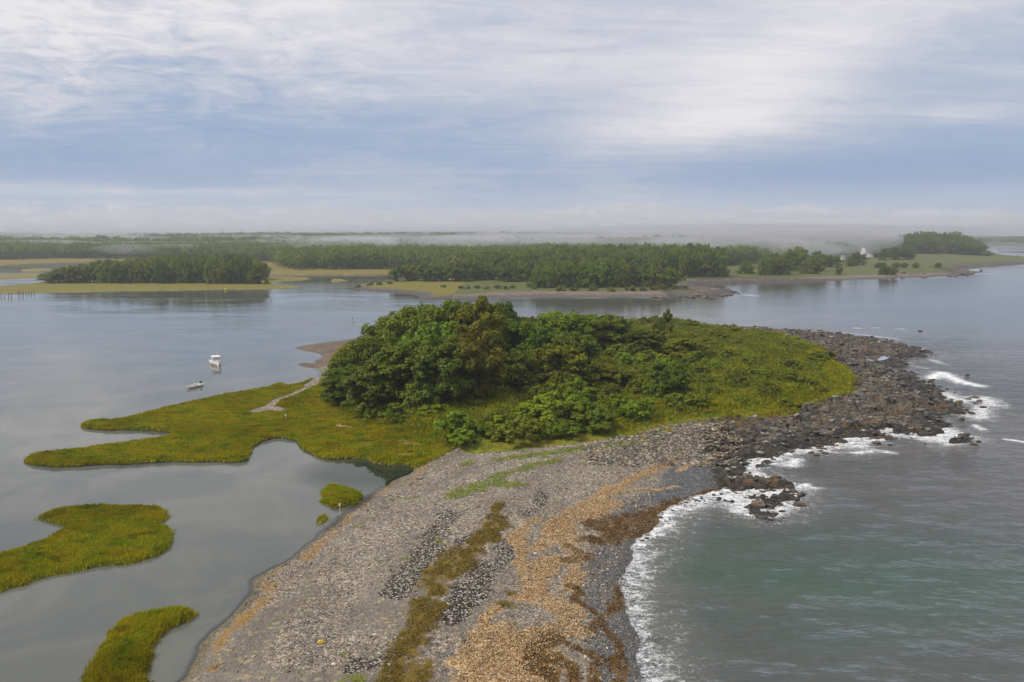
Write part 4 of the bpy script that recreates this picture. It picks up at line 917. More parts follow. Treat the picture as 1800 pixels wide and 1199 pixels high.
# marsh grass: leaning blades
def blades(name, label, pts, z, hgt, width, per, seed, mat, cat='grass'):
    g = np.random.default_rng(seed); n = len(pts)
    base = np.repeat(np.stack([pts[:, 0], pts[:, 1], z - 0.03], 1), per, 0); m = n * per
    base[:, :2] += g.normal(size=(m, 2)) * 0.14
    a = g.uniform(0, 2 * np.pi, m); wdt = width * g.uniform(0.6, 1.4, m); hh_ = np.repeat(hgt, per) * g.uniform(0.6, 1.2, m)
    # wind drifts lay the grass over in swathes
    wa = 2.2 * np.repeat(fbm(pts[:, 0] / 6, pts[:, 1] / 6, 2, 400), per) + 0.4
    ln = g.uniform(0.1, 0.65, m) * hh_
    dx_ = np.cos(wa) * ln + g.normal(size=m) * 0.12 * hh_; dy_ = np.sin(wa) * ln + g.normal(size=m) * 0.12 * hh_
    u = np.stack([np.cos(a) * wdt, np.sin(a) * wdt, 0 * a], 1)
    mid = base + np.stack([dx_ * 0.35, dy_ * 0.35, hh_ * 0.6], 1); tip = base + np.stack([dx_, dy_, hh_], 1)
    v = np.stack([base - u, base + u, mid + u * 0.8, tip, mid - u * 0.8], 1).reshape(-1, 3)
    k = np.arange(m) * 5
    f = np.concatenate([np.stack([k, k + 1, k + 2, k + 4], 1), np.stack([k + 4, k + 2, k + 3, k + 3], 1)])
    me = bpy.data.meshes.new(name); nq = m
    me.vertices.add(len(v)); me.vertices.foreach_set('co', v.astype(np.float32).ravel())
    li = np.concatenate([np.stack([k, k + 1, k + 2, k + 4], 1).ravel(), np.stack([k + 4, k + 2, k + 3], 1).ravel()]).astype(np.int32)
    me.loops.add(len(li)); me.loops.foreach_set('vertex_index', li)
    me.polygons.add(2 * nq); me.polygons.foreach_set('loop_start', np.concatenate([np.arange(nq) * 4, nq * 4 + np.arange(nq) * 3]).astype(np.int32))
    me.update(calc_edges=True)
    o = link(name, me, mat, kind='stuff'); o['label'] = label; o['category'] = cat; return o
gmat2, t, out = new_mat('marsh_grass_blades')
p = t.pos(); gn1 = t.noise(p, 0.35, 5, 0.6, 0.4); gn2 = t.noise(t.scale(p, (1, 1.6, 1)), 0.9, 5, 0.65); gn3 = t.noise(p, 6, 2)
gr = t.ramp(gn1, [(0.28, (0.320, 0.245, 0.008)), (0.42, (0.430, 0.360, 0.012)), (0.52, (0.345, 0.350, 0.012)), (0.68, (0.215, 0.290, 0.010))])
gr = t.mix(t.ss(gn3, 0.3, 0.7), t.mix(1.0, gr, (0.6, 0.6, 0.6), 'MULTIPLY'), gr); gr = t.mix(t.m('MULTIPLY', t.ss(gn2, 0.60, 0.75), 0.35), gr, (0.22, 0.125, 0.018))
gn4 = t.noise(t.scale(p, (0.5, 1.0, 1)), 0.8, 4, 0.7, 0.6)
gr = t.mix(t.m('MULTIPLY', t.ss(gn4, 0.50, 0.66), 0.62), gr, (0.075, 0.070, 0.006))
d = t.node('ShaderNodeBsdfDiffuse', inp={0: gr}); tl = t.node('ShaderNodeBsdfTranslucent', inp={0: gr}); ms = t.node('ShaderNodeMixShader', inp={0: 0.3})
t.l.new(d.outputs[0], ms.inputs[1]); t.l.new(tl.outputs[0], ms.inputs[2]); t.l.new(ms.outputs[0], out.inputs[0])
lo, hi = MARSH.min(0), MARSH.max(0)
x, y, g = scatter_pts(95000, lo[0], hi[0], lo[1], hi[1], 31)
dM = sdf(MARSH, x, y); dd = dA_raw(x, y); k = (dM > -0.2) & (dd > 0.05) & (smask(S_RUST, x, y) + 1.2 * fbm(x, y, 4, 8) < 0.85) & (smask(S_PATH, x, y) < 0.45); x, y, dd = x[k], y[k], dd[k]
z = height(x, y); k = z > 0.05; x, y, z, dd = x[k], y[k], z[k], dd[k]
blades('marsh_grass', 'golden green marsh grass covering the low ground left of the trees', np.stack([x, y], 1), z, 0.34 + 0.14 * sm(-dd, -3, 0) + 0.12 * fbm(x / 2, y / 2, 3, 55), 0.055, 5, 41, gmat2)
for nm_, lab, poly, n, hb, dens in (('marsh_grass_island', 'olive marsh grass island with a hooked end in the lower left lagoon', MARSHB, 30000, 0.36, 4), ('marsh_grass_strip', 'curved strip of tall green marsh grass at the bottom left', MARSHC, 14000, 0.55, 5), ('grass_clump', 'rounded clump of marsh grass standing in the water beside the pebble spit', MARSHD, 3200, 0.48, 6), ('grass_tuft', 'thin tuft of marsh grass in the water below the rounded clump', MARSHE, 120, 0.4, 4)):
    lo, hi = poly.min(0) - 0.6, poly.max(0) + 0.6; x, y, g = scatter_pts(n, lo[0], hi[0], lo[1], hi[1], n)
    d_ = sdf(poly, x + fbm(x / 2.2, y / 2.2, 4, 15) * 0.55, y + fbm(x / 2.2, y / 2.2, 4, 19) * 0.7, 5)
    k = (d_ > -0.05) | ((d_ > -0.5) & (g.uniform(size=n) < 0.12)); x, y = x[k], y[k]
    if nm_ != 'marsh_grass_island': kk = g.uniform(size=len(x)) < 0.95; x, y = x[kk], y[kk]
    z = np.maximum(height(x, y), -0.1)
    blades(nm_, lab, np.stack([x, y], 1), z, hb + 0.1 * fbm(x / 2, y / 2, 3, 57), 0.042, dens, n + 1, gmat2)
# long grass along the front of the raised ground and weeds on the beach
x, y, g = scatter_pts(120000, VEG[:, 0].min() - 3, VEG[:, 0].max(), 118, 290, 77)
dv = sdf(VEG, x, y); k = (dv > -1.2) & ((dv < 9) | (g.uniform(size=len(x)) < 0.5)); x, y, dv = x[k], y[k], dv[k]; z = height(x, y)
blades('long_grass', 'long green and rusty grass fringing the shrubs above the beach', np.stack([x, y], 1), z, 0.45 + 0.3 * sm(dv, 0, 5) + 0.2 * fbm(x / 3, y / 3, 3, 59), 0.06, 4, 78, gmat2)
# undergrowth: leaf clumps over the raised ground
x, y, g = scatter_pts(95000, VEG[:, 0].min(), VEG[:, 0].max(), 118, 290, 79)
dv = sdf(VEG, x, y); k = (dv > 1.5) & (fbm(x / 2.2, y / 2.2, 3, 61) > -0.25); x, y, dv = x[k], y[k], dv[k]; z = height(x, y)
mound = 2.3 * np.maximum(fbm(x / 3.2, y / 3.2, 3, 63) + .25, 0) * sm(dv, 1.5, 7)
m = len(x) * 5; cen = np.repeat(np.stack([x, y, z + 0.2 + mound * g.uniform(0.35, 1.0, len(x))], 1), 5, 0) + g.normal(size=(m, 3)) * [0.25, 0.25, 0.15]
nor = g.normal(size=(m, 3)) * 0.6 + [0, 0, 1]; nor /= np.linalg.norm(nor, axis=1, keepdims=True)
v, f = quads_at(cen, nor, 0.17 * g.uniform(0.6, 1.3, m), g)
ug = link('undergrowth', mesh_np('undergrowth', v, f), leaf_mat('undergrowth_leaves', (0.060, 0.078, 0.004), (0.140, 0.155, 0.006), (0.20, 0.145, 0.014)), kind='stuff'); ug['label'] = 'low leafy undergrowth between the shrubs of the island'; ug['category'] = 'undergrowth'

# ------------------------------------------------------------------ stones
ICO = None
def ico():
    t_ = (1 + 5 ** .5) / 2
    v = np.array([(-1, t_, 0), (1, t_, 0), (-1, -t_, 0), (1, -t_, 0), (0, -1, t_), (0, 1, t_), (0, -1, -t_), (0, 1, -t_), (t_, 0, -1), (t_, 0, 1), (-t_, 0, -1), (-t_, 0, 1)], float)
    f = np.array([(0, 11, 5), (0, 5, 1), (0, 1, 7), (0, 7, 10), (0, 10, 11), (1, 5, 9), (5, 11, 4), (11, 10, 2), (10, 7, 6), (7, 1, 8), (3, 9, 4), (3, 4, 2), (3, 2, 6), (3, 6, 8), (3, 8, 9), (4, 9, 5), (2, 4, 11), (6, 2, 10), (8, 6, 7), (9, 8, 1)])
    return v / np.linalg.norm(v[0]), f
IV, IF = ico()
def stones(name, label, x, y, z, size, seed, mat, flat=0.55, jag=0.15, cat='stones', shade=0.0, lo=(-0.8, -0.2)):
    g = np.random.default_rng(seed); n = len(x)
    v = IV[None] * (1 + g.uniform(-jag, jag, (n, 12, 1))); sc_ = np.stack([size * g.uniform(0.8, 1.5, n), size * g.uniform(0.6, 1.0, n), size * flat * g.uniform(0.7, 1.2, n)], -1)
    v = v * sc_[:, None]; a = g.uniform(0, np.pi, n); ca, sa = np.cos(a)[:, None], np.sin(a)[:, None]
    tl_ = g.uniform(-.35, .35, (n, 1))
    vx = v[..., 0] * ca - v[..., 1] * sa; vy = v[..., 0] * sa + v[..., 1] * ca; vz = v[..., 2] + vx * tl_
    V = np.stack([vx + x[:, None], vy + y[:, None], vz + (z + size * flat * 0.35)[:, None]], -1).reshape(-1, 3)
    Fc = (IF[None] + (np.arange(n) * 12)[:, None, None]).reshape(-1, 3)
    me = mesh_np(name, V, Fc); fattr(me, 'tone', np.repeat(g.uniform(size=n), 12)); 
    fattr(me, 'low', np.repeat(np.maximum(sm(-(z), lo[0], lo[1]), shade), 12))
    o = link(name, me, mat, kind='stuff'); o['label'] = label; o['category'] = cat; return o
smat, t, out = new_mat('beach_stone')
tn = t.attr('tone'); p = t.pos()
sc3 = t.ramp(tn, [(0, (0.055, 0.055, 0.06)), (0.3, (0.15, 0.15, 0.155)), (0.5, (0.26, 0.25, 0.24)), (0.66, (0.42, 0.30, 0.15)), (0.78, (0.42, 0.41, 0.40)), (0.92, (0.62, 0.57, 0.49)), (1, (0.80, 0.78, 0.74))])
sc3 = t.mix(1.0, sc3, t.mix(t.ss(t.noise(p, 0.22, 4), 0.4, 0.6), (0.97, 0.88, 0.72), (0.77, 0.73, 0.65)), 'MULTIPLY')
sc3 = t.mix(t.ss(t.noise(p, 9, 3), 0.4, 0.6), t.mix(1.0, sc3, (0.75, 0.75, 0.75), 'MULTIPLY'), sc3)
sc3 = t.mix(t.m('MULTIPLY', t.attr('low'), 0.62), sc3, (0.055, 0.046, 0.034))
principled(t, out, sc3, 0.8, None, 0, 0.3)
lmat, t, out = new_mat('ledge_stone')
tn = t.attr('tone'); p = t.pos(); rn = t.noise(t.scale(p, (0.6, 1.4, 1.6)), 2.2, 6, 0.65)
lc_ = t.ramp(tn, [(0, (0.045, 0.044, 0.045)), (0.4, (0.14, 0.130, 0.116)), (0.75, (0.29, 0.265, 0.220)), (0.96, (0.44, 0.40, 0.32)), (1, (0.42, 0.29, 0.16))])
lc_ = t.mix(t.ss(rn, 0.35, 0.65), t.mix(1.0, lc_, (0.45, 0.45, 0.47), 'MULTIPLY'), lc_); lc_ = t.mix(t.m('MULTIPLY', t.attr('low'), 0.75), lc_, (0.022, 0.021, 0.023))
principled(t, out, lc_, 0.7, t.bump(rn, 0.6, 0.2), 0, 0.35)
# shingle of the spit
x, y, g = scatter_pts(400000, -40, 45, 44, 150, 301)
keep_p = 1.0 - 0.72 * sm(y, 60, 135)
dd = dA_raw(x, y); k = (dd > 0.25) & (sdf(MARSH, x, y) < -0.5) & (sdf(VEG, x, y) < 0) & (sdf(ROCK, x, y) < 0) & (g.uniform(size=len(x)) < keep_p) & (sdf(DARKG, x, y, 9) < 0.5)
fb = fineband(x, y, dd); k &= g.uniform(size=len(x)) > 0.88 * fb
k &= (smask(S_MOSS, x, y) < 0.5) & (np.abs(x) < 0.68 * y)
x, y, dd = x[k], y[k], dd[k]; z = height(x, y); sz = 0.034 + 0.050 * g.uniform(size=len(x)) ** 3 + (g.uniform(size=len(x)) < 0.015) * g.uniform(0.05, 0.13, len(x))
sz = sz * (0.75 + 0.25 * sm(fbm(x / 5, y / 5, 2, 303), -0.4, 0.4)) * (1 + 0.3 * sm(y, 70, 130))
stones('beach_pebbles', 'grey, white and tan pebbles strewn over the shingle spit', x, y, z, sz, 305, smat, 0.55, 0.14, 'pebbles', 0.0, (-0.24, -0.05))
# cobble bank in front of the shrubs
x, y, g = scatter_pts(14000, COBB[:, 0].min(), COBB[:, 0].max(), COBB[:, 1].min(), COBB[:, 1].max(), 311)
k = (sdf(COBB, x, y) > -1 + 2 * fbm(x / 2, y / 2, 2, 3)) & (sdf(VEG, x, y) < 0.2); x, y = x[k], y[k]; z = height(x, y)
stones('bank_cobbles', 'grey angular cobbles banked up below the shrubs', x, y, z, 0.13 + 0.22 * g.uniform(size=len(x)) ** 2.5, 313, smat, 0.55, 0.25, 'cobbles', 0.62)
# back beach of the island and loose blocks over the ledge
x, y, g = scatter_pts(36000, ROCK[:, 0].min(), ROCK[:, 0].max(), ROCK[:, 1].min(), ROCK[:, 1].max(), 321)
k = (sdf(ROCK, x, y) > 0.5) & (sdf(VEG, x, y) < 0) & (dA_raw(x, y) > -3) & (sdf(POOLS[0][0], x, y, 3) < -0.5); x, y = x[k], y[k]; z = height(x, y); k = (z > -0.15); x, y, z = x[k], y[k], z[k]
k = rng.uniform(size=len(x)) < (0.25 + 0.75 * sm(fbm(x / 6, y / 6, 3, 325), -0.3, 0.4)); x, y, z = x[k], y[k], z[k]
stones('ledge_rubble', 'loose broken stones lying over the dark ledges of the point', x, y, z, 0.13 + 0.5 * rng.uniform(size=len(x)) ** 5, 327, lmat, 0.42, 0.3, 'rocks')
# storm wrack: flakes of dry seaweed
wk, t, out = new_mat('dry_seaweed'); tn = t.attr('tone')
principled(t, out, t.ramp(tn, [(0, (0.13, 0.065, 0.018)), (0.25, (0.30, 0.18, 0.075)), (0.65, (0.50, 0.345, 0.175)), (1, (0.70, 0.55, 0.34))]), 0.9)
wk2, t, out = new_mat('brown_seaweed'); tn = t.attr('tone')
principled(t, out, t.ramp(tn, [(0, (0.020, 0.010, 0.003)), (0.5, (0.075, 0.036, 0.006)), (1, (0.22, 0.11, 0.018))]), 0.7)
def flakes(name, label, S, n, size, seed, mat, box, hum, thr=0.55):
    g = np.random.default_rng(seed); x = g.uniform(box[0], box[1], n); y = g.uniform(box[2], box[3], n)
    wx = x + fbm(x / 1.6, y / 1.6, 3, 131) * 0.9; wy = y + fbm(x / 1.6, y / 1.6, 3, 133) * 0.9
    m = smask(S, wx, wy) * (0.72 + 0.5 * (1 - 2 * np.abs(fbm(x / 1.3, y / 3.4, 3, 17)))); k = m + 0.75 * fbm(x / 0.9, y / 1.0, 4, 7) + 0.35 * fbm(x / 3, y / 3.5, 2, 9) > thr; x, y, m = x[k], y[k], m[k]; z = height(x, y) + hum * m * g.uniform(0.1, 1, len(x))
    n = len(x); nor = g.normal(size=(n, 3)) * 0.55 + [0, 0, 0.8]; nor /= np.linalg.norm(nor, axis=1, keepdims=True)
    v, f = quads_at(np.stack([x, y, z + 0.03], 1), nor, size * g.uniform(0.5, 1.4, n), g)
    me = mesh_np(name, v, f); fattr(me, 'tone', np.repeat(g.uniform(size=n), 4)); o = link(name, me, mat, kind='stuff'); o['label'] = label; o['category'] = 'seaweed'
flakes('dried_seaweed', 'tan drifts of dried seaweed winding along the spit', S_WRACK, 480000, 0.055, 331, wk, (-14, 36, 44, 122), 0.16, 0.76)
flakes('brown_seaweed', 'wet brown seaweed left in lines near the breaking waves', S_WEED, 260000, 0.065, 333, wk2, (-5, 40, 44, 122), 0.10)
wk3 = leaf_mat('moss_leaves', (0.082, 0.052, 0.006), (0.125, 0.080, 0.009), (0.19, 0.125, 0.018), 0.1)
flakes('brown_moss', 'dense olive brown patches of low plants on the crest of the spit', S_MOSS, 260000, 0.06, 335, wk3, (-18, 8, 44, 110), 0.22, 0.85)
wk4 = leaf_mat('weed_leaves', (0.155, 0.190, 0.004), (0.210, 0.250, 0.006), (0.27, 0.30, 0.014), 0.2)
flakes('beach_greens', 'bright green weeds growing in patches through the shingle', S_GREEN, 420000, 0.065, 337, wk4, (-30, 40, 48, 145), 0.16, 0.72)

# -- boulders one can tell apart
def rock_proto(name, seed, flat=0.6, sub=3):
    import bmesh
    bm = bmesh.new(); bmesh.ops.create_icosphere(bm, subdivisions=sub, radius=1.0); g = random.Random(seed)
    planes = [(Vector((g.gauss(0, 1), g.gauss(0, 1), g.gauss(0, 1))).normalized(), g.uniform(0.55, 0.9)) for _ in range(14)]
    for v in bm.verts:
        d = v.co.normalized(); r = 1.0
        for n, k in planes:
            dp = d.dot(n)
            if dp > 0.05: r = min(r, k / dp)
        r *= 1 + 0.05 * math.sin(d.x * 9 + seed) * math.sin(d.y * 11) + g.uniform(-.02, .02)
        v.co = Vector((d.x * r * 1.25, d.y * r * 0.9, d.z * r * flat))
    me = bpy.data.meshes.new(name); bm.to_mesh(me); bm.free(); return me
bmat, t, out = new_mat('boulder_rock')
p = t.pos(); oi = t.node('ShaderNodeObjectInfo').outputs['Random']; rn = t.noise(t.scale(p, (0.8, 1.6, 2.0)), 2.0, 8, 0.68)
z_ = t.node('ShaderNodeSeparateXYZ', inp={0: p}).outputs[2]
bc = t.ramp(rn, [(0.3, (0.035, 0.033, 0.033)), (0.5, (0.115, 0.106, 0.096)), (0.72, (0.29, 0.26, 0.215))])
bc = t.mix(t.ss(t.noise(p, 0.9, 3), 0.35, 0.65), t.mix(1.0, bc, (0.7, 0.7, 0.72), 'MULTIPLY'), bc)
bc = t.mix(t.ss(oi, 0.6, 1.0), bc, t.mix(1.0, bc, (1.5, 1.3, 1.05), 'MULTIPLY')); bc = t.mix(t.ss(z_, 0.5, 0.05), bc, (0.022, 0.019, 0.018))
bc = t.mix(t.m('MULTIPLY', t.ss(t.noise(p, 1.1, 4), 0.55, 0.65), t.ss(z_, 1.4, 0.3)), bc, (0.14, 0.07, 0.014))
principled(t, out, bc, 0.6, t.bump(rn, 0.7, 0.25), 0, 0.4)
RP = [rock_proto('boulder_shape', s, f) for s, f in ((1, 0.6), (2, 0.5), (3, 0.75), (4, 0.45), (5, 0.65), (6, 0.55))]
for m in RP: m.materials.append(bmat)
def boulder(x, y, z, s, label, group=None, name='boulder', mat=None, rz=None):
    o = bpy.data.objects.new(name, rnd.choice(RP)); C.objects.link(o); o.location = (x, y, z); o.scale = (s, s, s * rnd.uniform(0.8, 1.2)); o.rotation_euler = (rnd.uniform(-.2, .2), rnd.uniform(-.2, .2), rnd.uniform(-.5, .8) if rz is None else rz)
    o['label'] = label; o['category'] = 'rock'
    if group: o['group'] = group
    return o
SR = [(1540, 780, 1.3, 'dark wet rock in the water off the south edge of the point'), (1565, 783, .6, 'small weedy rock beside the dark wet one off the south edge'), (1685, 709, 1.2, 'blocky rock in the white water off the tip of the point'), (1672, 703, .8, 'low rock just left of the blocky one in the white water'), (1714, 700, 1.6, 'largest outer reef rock beyond the tip'), (1702, 703, 1.1, 'left hand outer reef rock beyond the tip'), (1722, 706, 1.1, 'right hand outer reef rock beyond the tip'), (1715, 709, .9, 'brown weedy reef rock just below the largest one'), (1728, 717, 1.0, 'reef rock nearest the camera in the outer group'), (1708, 727, 1.0, 'dark flat rock awash south of the outer reef'), (1690, 739, 0.9, 'small rock awash at the foot of the outer ledge'), (1556, 597, 1.1, 'dark rock standing in the shallows behind the point, left of a pair'), (1568, 599, 0.9, 'dark rock standing in the shallows behind the point, right of a pair'),
      (1475, 585, 1.2, 'dark rock with weed at the edge of the back shallows'), (1618, 582, 1.2, 'lone rock far out behind the point'), (1407, 872, 1.0, 'rock at the outer end of the near knob, wet and dark'), (1395, 866, 1.1, 'rounded rock beside the near knob in the foam'), (1400, 878, 0.7, 'small brown rock below the rounded one by the near knob'), (1450, 798, 0.9, 'weedy rock awash left of the breaking wave'), (1436, 801, 0.8, 'golden weedy rock awash near the south edge'), (1425, 797, 0.7, 'grey rock awash closest to the cove edge'), (1360, 808, 0.7, 'dark rock in the foam of the small gap'), (1375, 846, 0.6, 'brown rock above the near knob'), (1665, 684, 0.5, 'tiny dark rock in the backwash below the big breaker'), (1678, 690, 0.5, 'tiny rock near the tip between two patches of foam'), (1700, 660, 0.9, 'brown rock just right of the big breaker'), (1640, 668, .7, 'rock in front of the big breaker'), (1220, 571, 2.0, 'dark ledge rock at the far left end of the back beach'), (1283, 574, 1.1, 'brown flat rock off the back beach'),
      (1510, 688, 2.1, 'big pale cube-like boulder at the edge of the grass'), (1527, 688, 1.7, 'dark cracked boulder beside the pale one at the grass edge'), (1490, 722, 1.6, 'rusty topped boulder in the middle of the ledge'), (1305, 835, 1.1, 'tan flat boulder at the head of the near cove'), (1220, 807, 0.7, 'orange boulder on the dark gravel'), (1290, 814, 0.9, 'dark weedy slab above the small gap'), (1383, 520.5, 1.3, 'rock awash off the end of the middle beach')]
for px, py, s, lab in SR:
    x, y, z = on_ground(px, py); boulder(x, y, max(z, 0.0) + 0.05 * s, s * 0.62, lab)
n = 0; tries = 0
cx = rng.uniform(ROCK[:, 0].min(), ROCK[:, 0].max(), 3000); cy = rng.uniform(ROCK[:, 1].min(), ROCK[:, 1].max(), 3000)
k = (sdf(ROCK, cx, cy) > 0) & (sdf(VEG, cx, cy) < -0.5) & (dA_raw(cx, cy) > -5); cx, cy = cx[k], cy[k]; cz = height(cx, cy); k = cz > -0.5; cx, cy, cz = cx[k], cy[k], cz[k]
for x, y, z in list(zip(cx, cy, cz))[:190]:
    boulder(x, y, max(z, -0.1) + 0.02, 0.35 + 0.6 * rnd.random() ** 2, 'angular dark boulder lying among the ledges of the point', 'boulders on the ledges of the point')
for i in range(26):
    px = rnd.uniform(1100, 1225); py = 895 + (1199 - 895) * 0; 
    px = np.interp(i, [0, 12, 26], [1130, 1215, 1285]) + rnd.uniform(-8, 8); py = np.interp(px, [1110, 1160, 1190, 1220, 1285], [968, 918, 893, 879, 870]) + rnd.uniform(-6, 8)
    x, y, z = on_ground(px, py); boulder(x, y, max(z, 0) + 0.02, rnd.uniform(0.15, 0.3), 'small black stone awash in the edge of the surf', 'black stones in the surf')
for i in range(46):
    px = rnd.uniform(1150, 1300) if i < 26 else rnd.uniform(1560, 1725)
    py = (np.interp(px, [1150, 1240, 1300], [520, 517, 516]) + rnd.uniform(-3, 1)) if i < 26 else np.interp(px, [1560, 1640, 1725], [487, 485, 480]) + rnd.uniform(-6, 1)
    x, y, z = on_ground(px, py); boulder(x, y, max(z, 0) + 0.2, rnd.uniform(0.9, 2.2) * y / 560, 'dark boulder on the rocky tip of the middle beach' if i < 26 else 'dark boulder on the rocky corner of the far beach', 'boulders on the tip of the middle beach' if i < 26 else 'boulders on the corner of the far beach')

# ------------------------------------------------------------------ boats and small things
WHITE = plain('white_gelcoat', (0.78, 0.75, 0.70), 0.35, 0, 0.05, 2); CREAM = plain('cream_paint', (0.62, 0.56, 0.44), 0.5, 0, 0.08)
BLACK = plain('black_plastic', (0.02, 0.022, 0.025), 0.4); GLASS = plain('dark_glass', (0.25, 0.28, 0.32), 0.1, 0, 0.1, 2, 0.8); BOOT = plain('dark_bottom_paint', (0.05, 0.045, 0.04), 0.6)
WOOD = plain('weathered_wood', (0.34, 0.20, 0.10), 0.85, 0, 0.35, 8); GREYWOOD = plain('grey_wood', (0.10, 0.085, 0.075), 0.9, 0, 0.3, 5); STEEL = plain('steel_rail', (0.6, 0.6, 0.6), 0.3, 0.8)
import bmesh
class MB:
    def __init__(s): s.bm = bmesh.new()
    def box(s, c, d, rot=None, taper=1.0):
        v = [s.bm.verts.new(Vector((sx * d[0] / 2 * (taper if sz > 0 else 1), sy * d[1] / 2 * (taper if sz > 0 else 1), sz * d[2] / 2))) for sx, sy, sz in ((-1, -1, -1), (1, -1, -1), (1, 1, -1), (-1, 1, -1), (-1, -1, 1), (1, -1, 1), (1, 1, 1), (-1, 1, 1))]
        for q in v:
            if rot is not None: q.co = rot @ q.co
            q.co += Vector(c)
        for f in ((3, 2, 1, 0), (4, 5, 6, 7), (0, 1, 5, 4), (1, 2, 6, 5), (2, 3, 7, 6), (3, 0, 4, 7)): s.bm.faces.new([v[i] for i in f])
        return s
    def tube(s, a, b, ra, rb=None, n=8):
        rb = ra if rb is None else rb; a = Vector(a); b = Vector(b); d = (b - a).normalized(); o = Vector((1, 0, 0)) if abs(d.x) < .8 else Vector((0, 1, 0)); u = d.cross(o).normalized(); w_ = d.cross(u)
        r1 = [s.bm.verts.new(a + (u * math.cos(6.2832 * i / n) + w_ * math.sin(6.2832 * i / n)) * ra) for i in range(n)]; r2 = [s.bm.verts.new(b + (u * math.cos(6.2832 * i / n) + w_ * math.sin(6.2832 * i / n)) * rb) for i in range(n)]
        for i in range(n): s.bm.faces.new((r1[i], r1[(i + 1) % n], r2[(i + 1) % n], r2[i]))
        s.bm.faces.new(r1[::-1]); s.bm.faces.new(r2); return s
    def loft(s, rings, cap=True, closed=False):
        R_ = [[s.bm.verts.new(Vector(p)) for p in r] for r in rings]
        for a, b in zip(R_[:-1], R_[1:]):
            m = len(a)
            for i in range(m if closed else m - 1): s.bm.faces.new((a[i], a[(i + 1) % m], b[(i + 1) % m], b[i]))
        if cap:
            s.bm.faces.new(R_[0][::-1]); s.bm.faces.new(R_[-1])
        return s
    def build(s, name, mat, parent=None, bevel=0.0, smooth=False):
        bmesh.ops.remove_doubles(s.bm, verts=s.bm.verts, dist=1e-4); bmesh.ops.recalc_face_normals(s.bm, faces=s.bm.faces)
        if bevel: bmesh.ops.bevel(s.bm, geom=list(s.bm.edges), offset=bevel, segments=2, affect='EDGES', clamp_overlap=True)
        me = bpy.data.meshes.new(name); s.bm.to_mesh(me); s.bm.free()
        if smooth:
            for p_ in me.polygons: p_.use_smooth = True
        return link(name, me, mat, parent)
def thing(name, label, cat, loc, rz=0, group=None):
    e = bpy.data.objects.new(name, None); C.objects.link(e); e.empty_display_size = 0.3; e.location = loc; e.rotation_euler = (0, 0, rz); e['label'] = label; e['category'] = cat
    if group: e['group'] = group
    return e
def tag(o, label, cat, group=None):
    o['label'] = label; o['category'] = cat
    if group: o['group'] = group
    return o
def hull_rings(L, Bm, fb, draft, z0=0):
    rings = []
    for i in range(13):
        s = i / 12; x = -L / 2 + L * s; k = (1 - max(0, (s - 0.35) / 0.65) ** 2.4); w_ = Bm / 2 * max(k, 0.02) * (0.92 + 0.08 * min(1, s * 3)); sh = fb * (1 + 0.45 * s ** 2.2); ch = w_ * (0.86 - 0.35 * s ** 2); kz = -draft * (1 - max(0, s - 0.75) * 4 * 0.85)
        rings.append([(x, -w_, sh), (x, -w_ * 0.98, sh * 0.6), (x + 0.0, -ch, 0.06 + 0.2 * fb * s), (x, 0, kz), (x, ch, 0.06 + 0.2 * fb * s), (x, w_ * 0.98, sh * 0.6), (x, w_, sh)])
    return rings
# cabin boat: bow towards the camera, a little to the right
bx, by = G(380, 641)
cb = thing('cabin_boat', 'white cabin motor boat moored in the lagoon, bow towards the camera', 'boat', (bx, by, 0), R(-60))
L_, Bw, fb = 6.6, 2.5, 0.85
rg = hull_rings(L_, Bw, fb, 0.35); MB().loft(rg, cap=True).build('hull', WHITE, cb, smooth=False)
m = MB(); dk = [[(r[0][0], r[0][1] * 0.97, r[0][2] - 0.06), (r[0][0], 0, r[0][2] - 0.0 if i > 6 else r[0][2] - 0.42), (r[-1][0], r[-1][1] * 0.97, r[-1][2] - 0.06)] for i, r in enumerate(rg)]
m.loft(dk, cap=False); m.build('deck', WHITE, cb)
m = MB(); m.loft([[(r[0][0], r[0][1] * 1.02, r[0][2] - 0.05), (r[0][0], r[0][1] * 1.02, r[0][2] + 0.03)] for r in rg], cap=False); m.loft([[(r[0][0], -r[0][1] * 1.02, r[0][2] - 0.05), (r[0][0], -r[0][1] * 1.02, r[0][2] + 0.03)] for r in rg], cap=False); m.build('rub_rail', CREAM, cb)
m = MB(); m.box((0.15, 0, 1.32), (2.0, 1.9, 0.75), taper=0.94); m.build('cabin', WHITE, cb, 0.05)
for sy in (-1, 1): MB().box((0.15, sy * 0.945, 1.48), (1.35, 0.03, 0.38)).build('side_window', GLASS, cb)
wsc = MB(); rt = Matrix.Rotation(R(-18), 3, 'Y')
for sy in (-0.58, 0, 0.58): wsc.box((1.14, sy, 1.56), (0.05, 0.5, 0.42), rt)
wsc.build('windshield', GLASS, cb)
m = MB(); m.box((0.0, 0, 2.12), (2.4, 2.05, 0.10), taper=0.95); m.build('roof', WHITE, cb, 0.03)
m = MB()
for sx in (-1.0, 1.0):
    for sy in (-0.88, 0.88): m.tube((sx * 0.95, sy, 1.55), (sx, sy, 2.1), 0.045)
m.build('roof_posts', WHITE, cb)
m = MB(); pts = [(1.4, -1.0, 1.35), (2.4, -0.72, 1.5), (3.15, 0, 1.6), (2.4, 0.72, 1.5), (1.4, 1.0, 1.35)]
for a, b in zip(pts[:-1], pts[1:]): m.tube(a, b, 0.02, n=6)
for q in pts: m.tube(q, (q[0], q[1], q[2] - 0.45), 0.018, n=6)
m.build('bow_rail', STEEL, cb)
MB().box((-3.45, 0, 0.75), (0.45, 0.4, 0.75)).build('outboard_motor', BLACK, cb, 0.06)
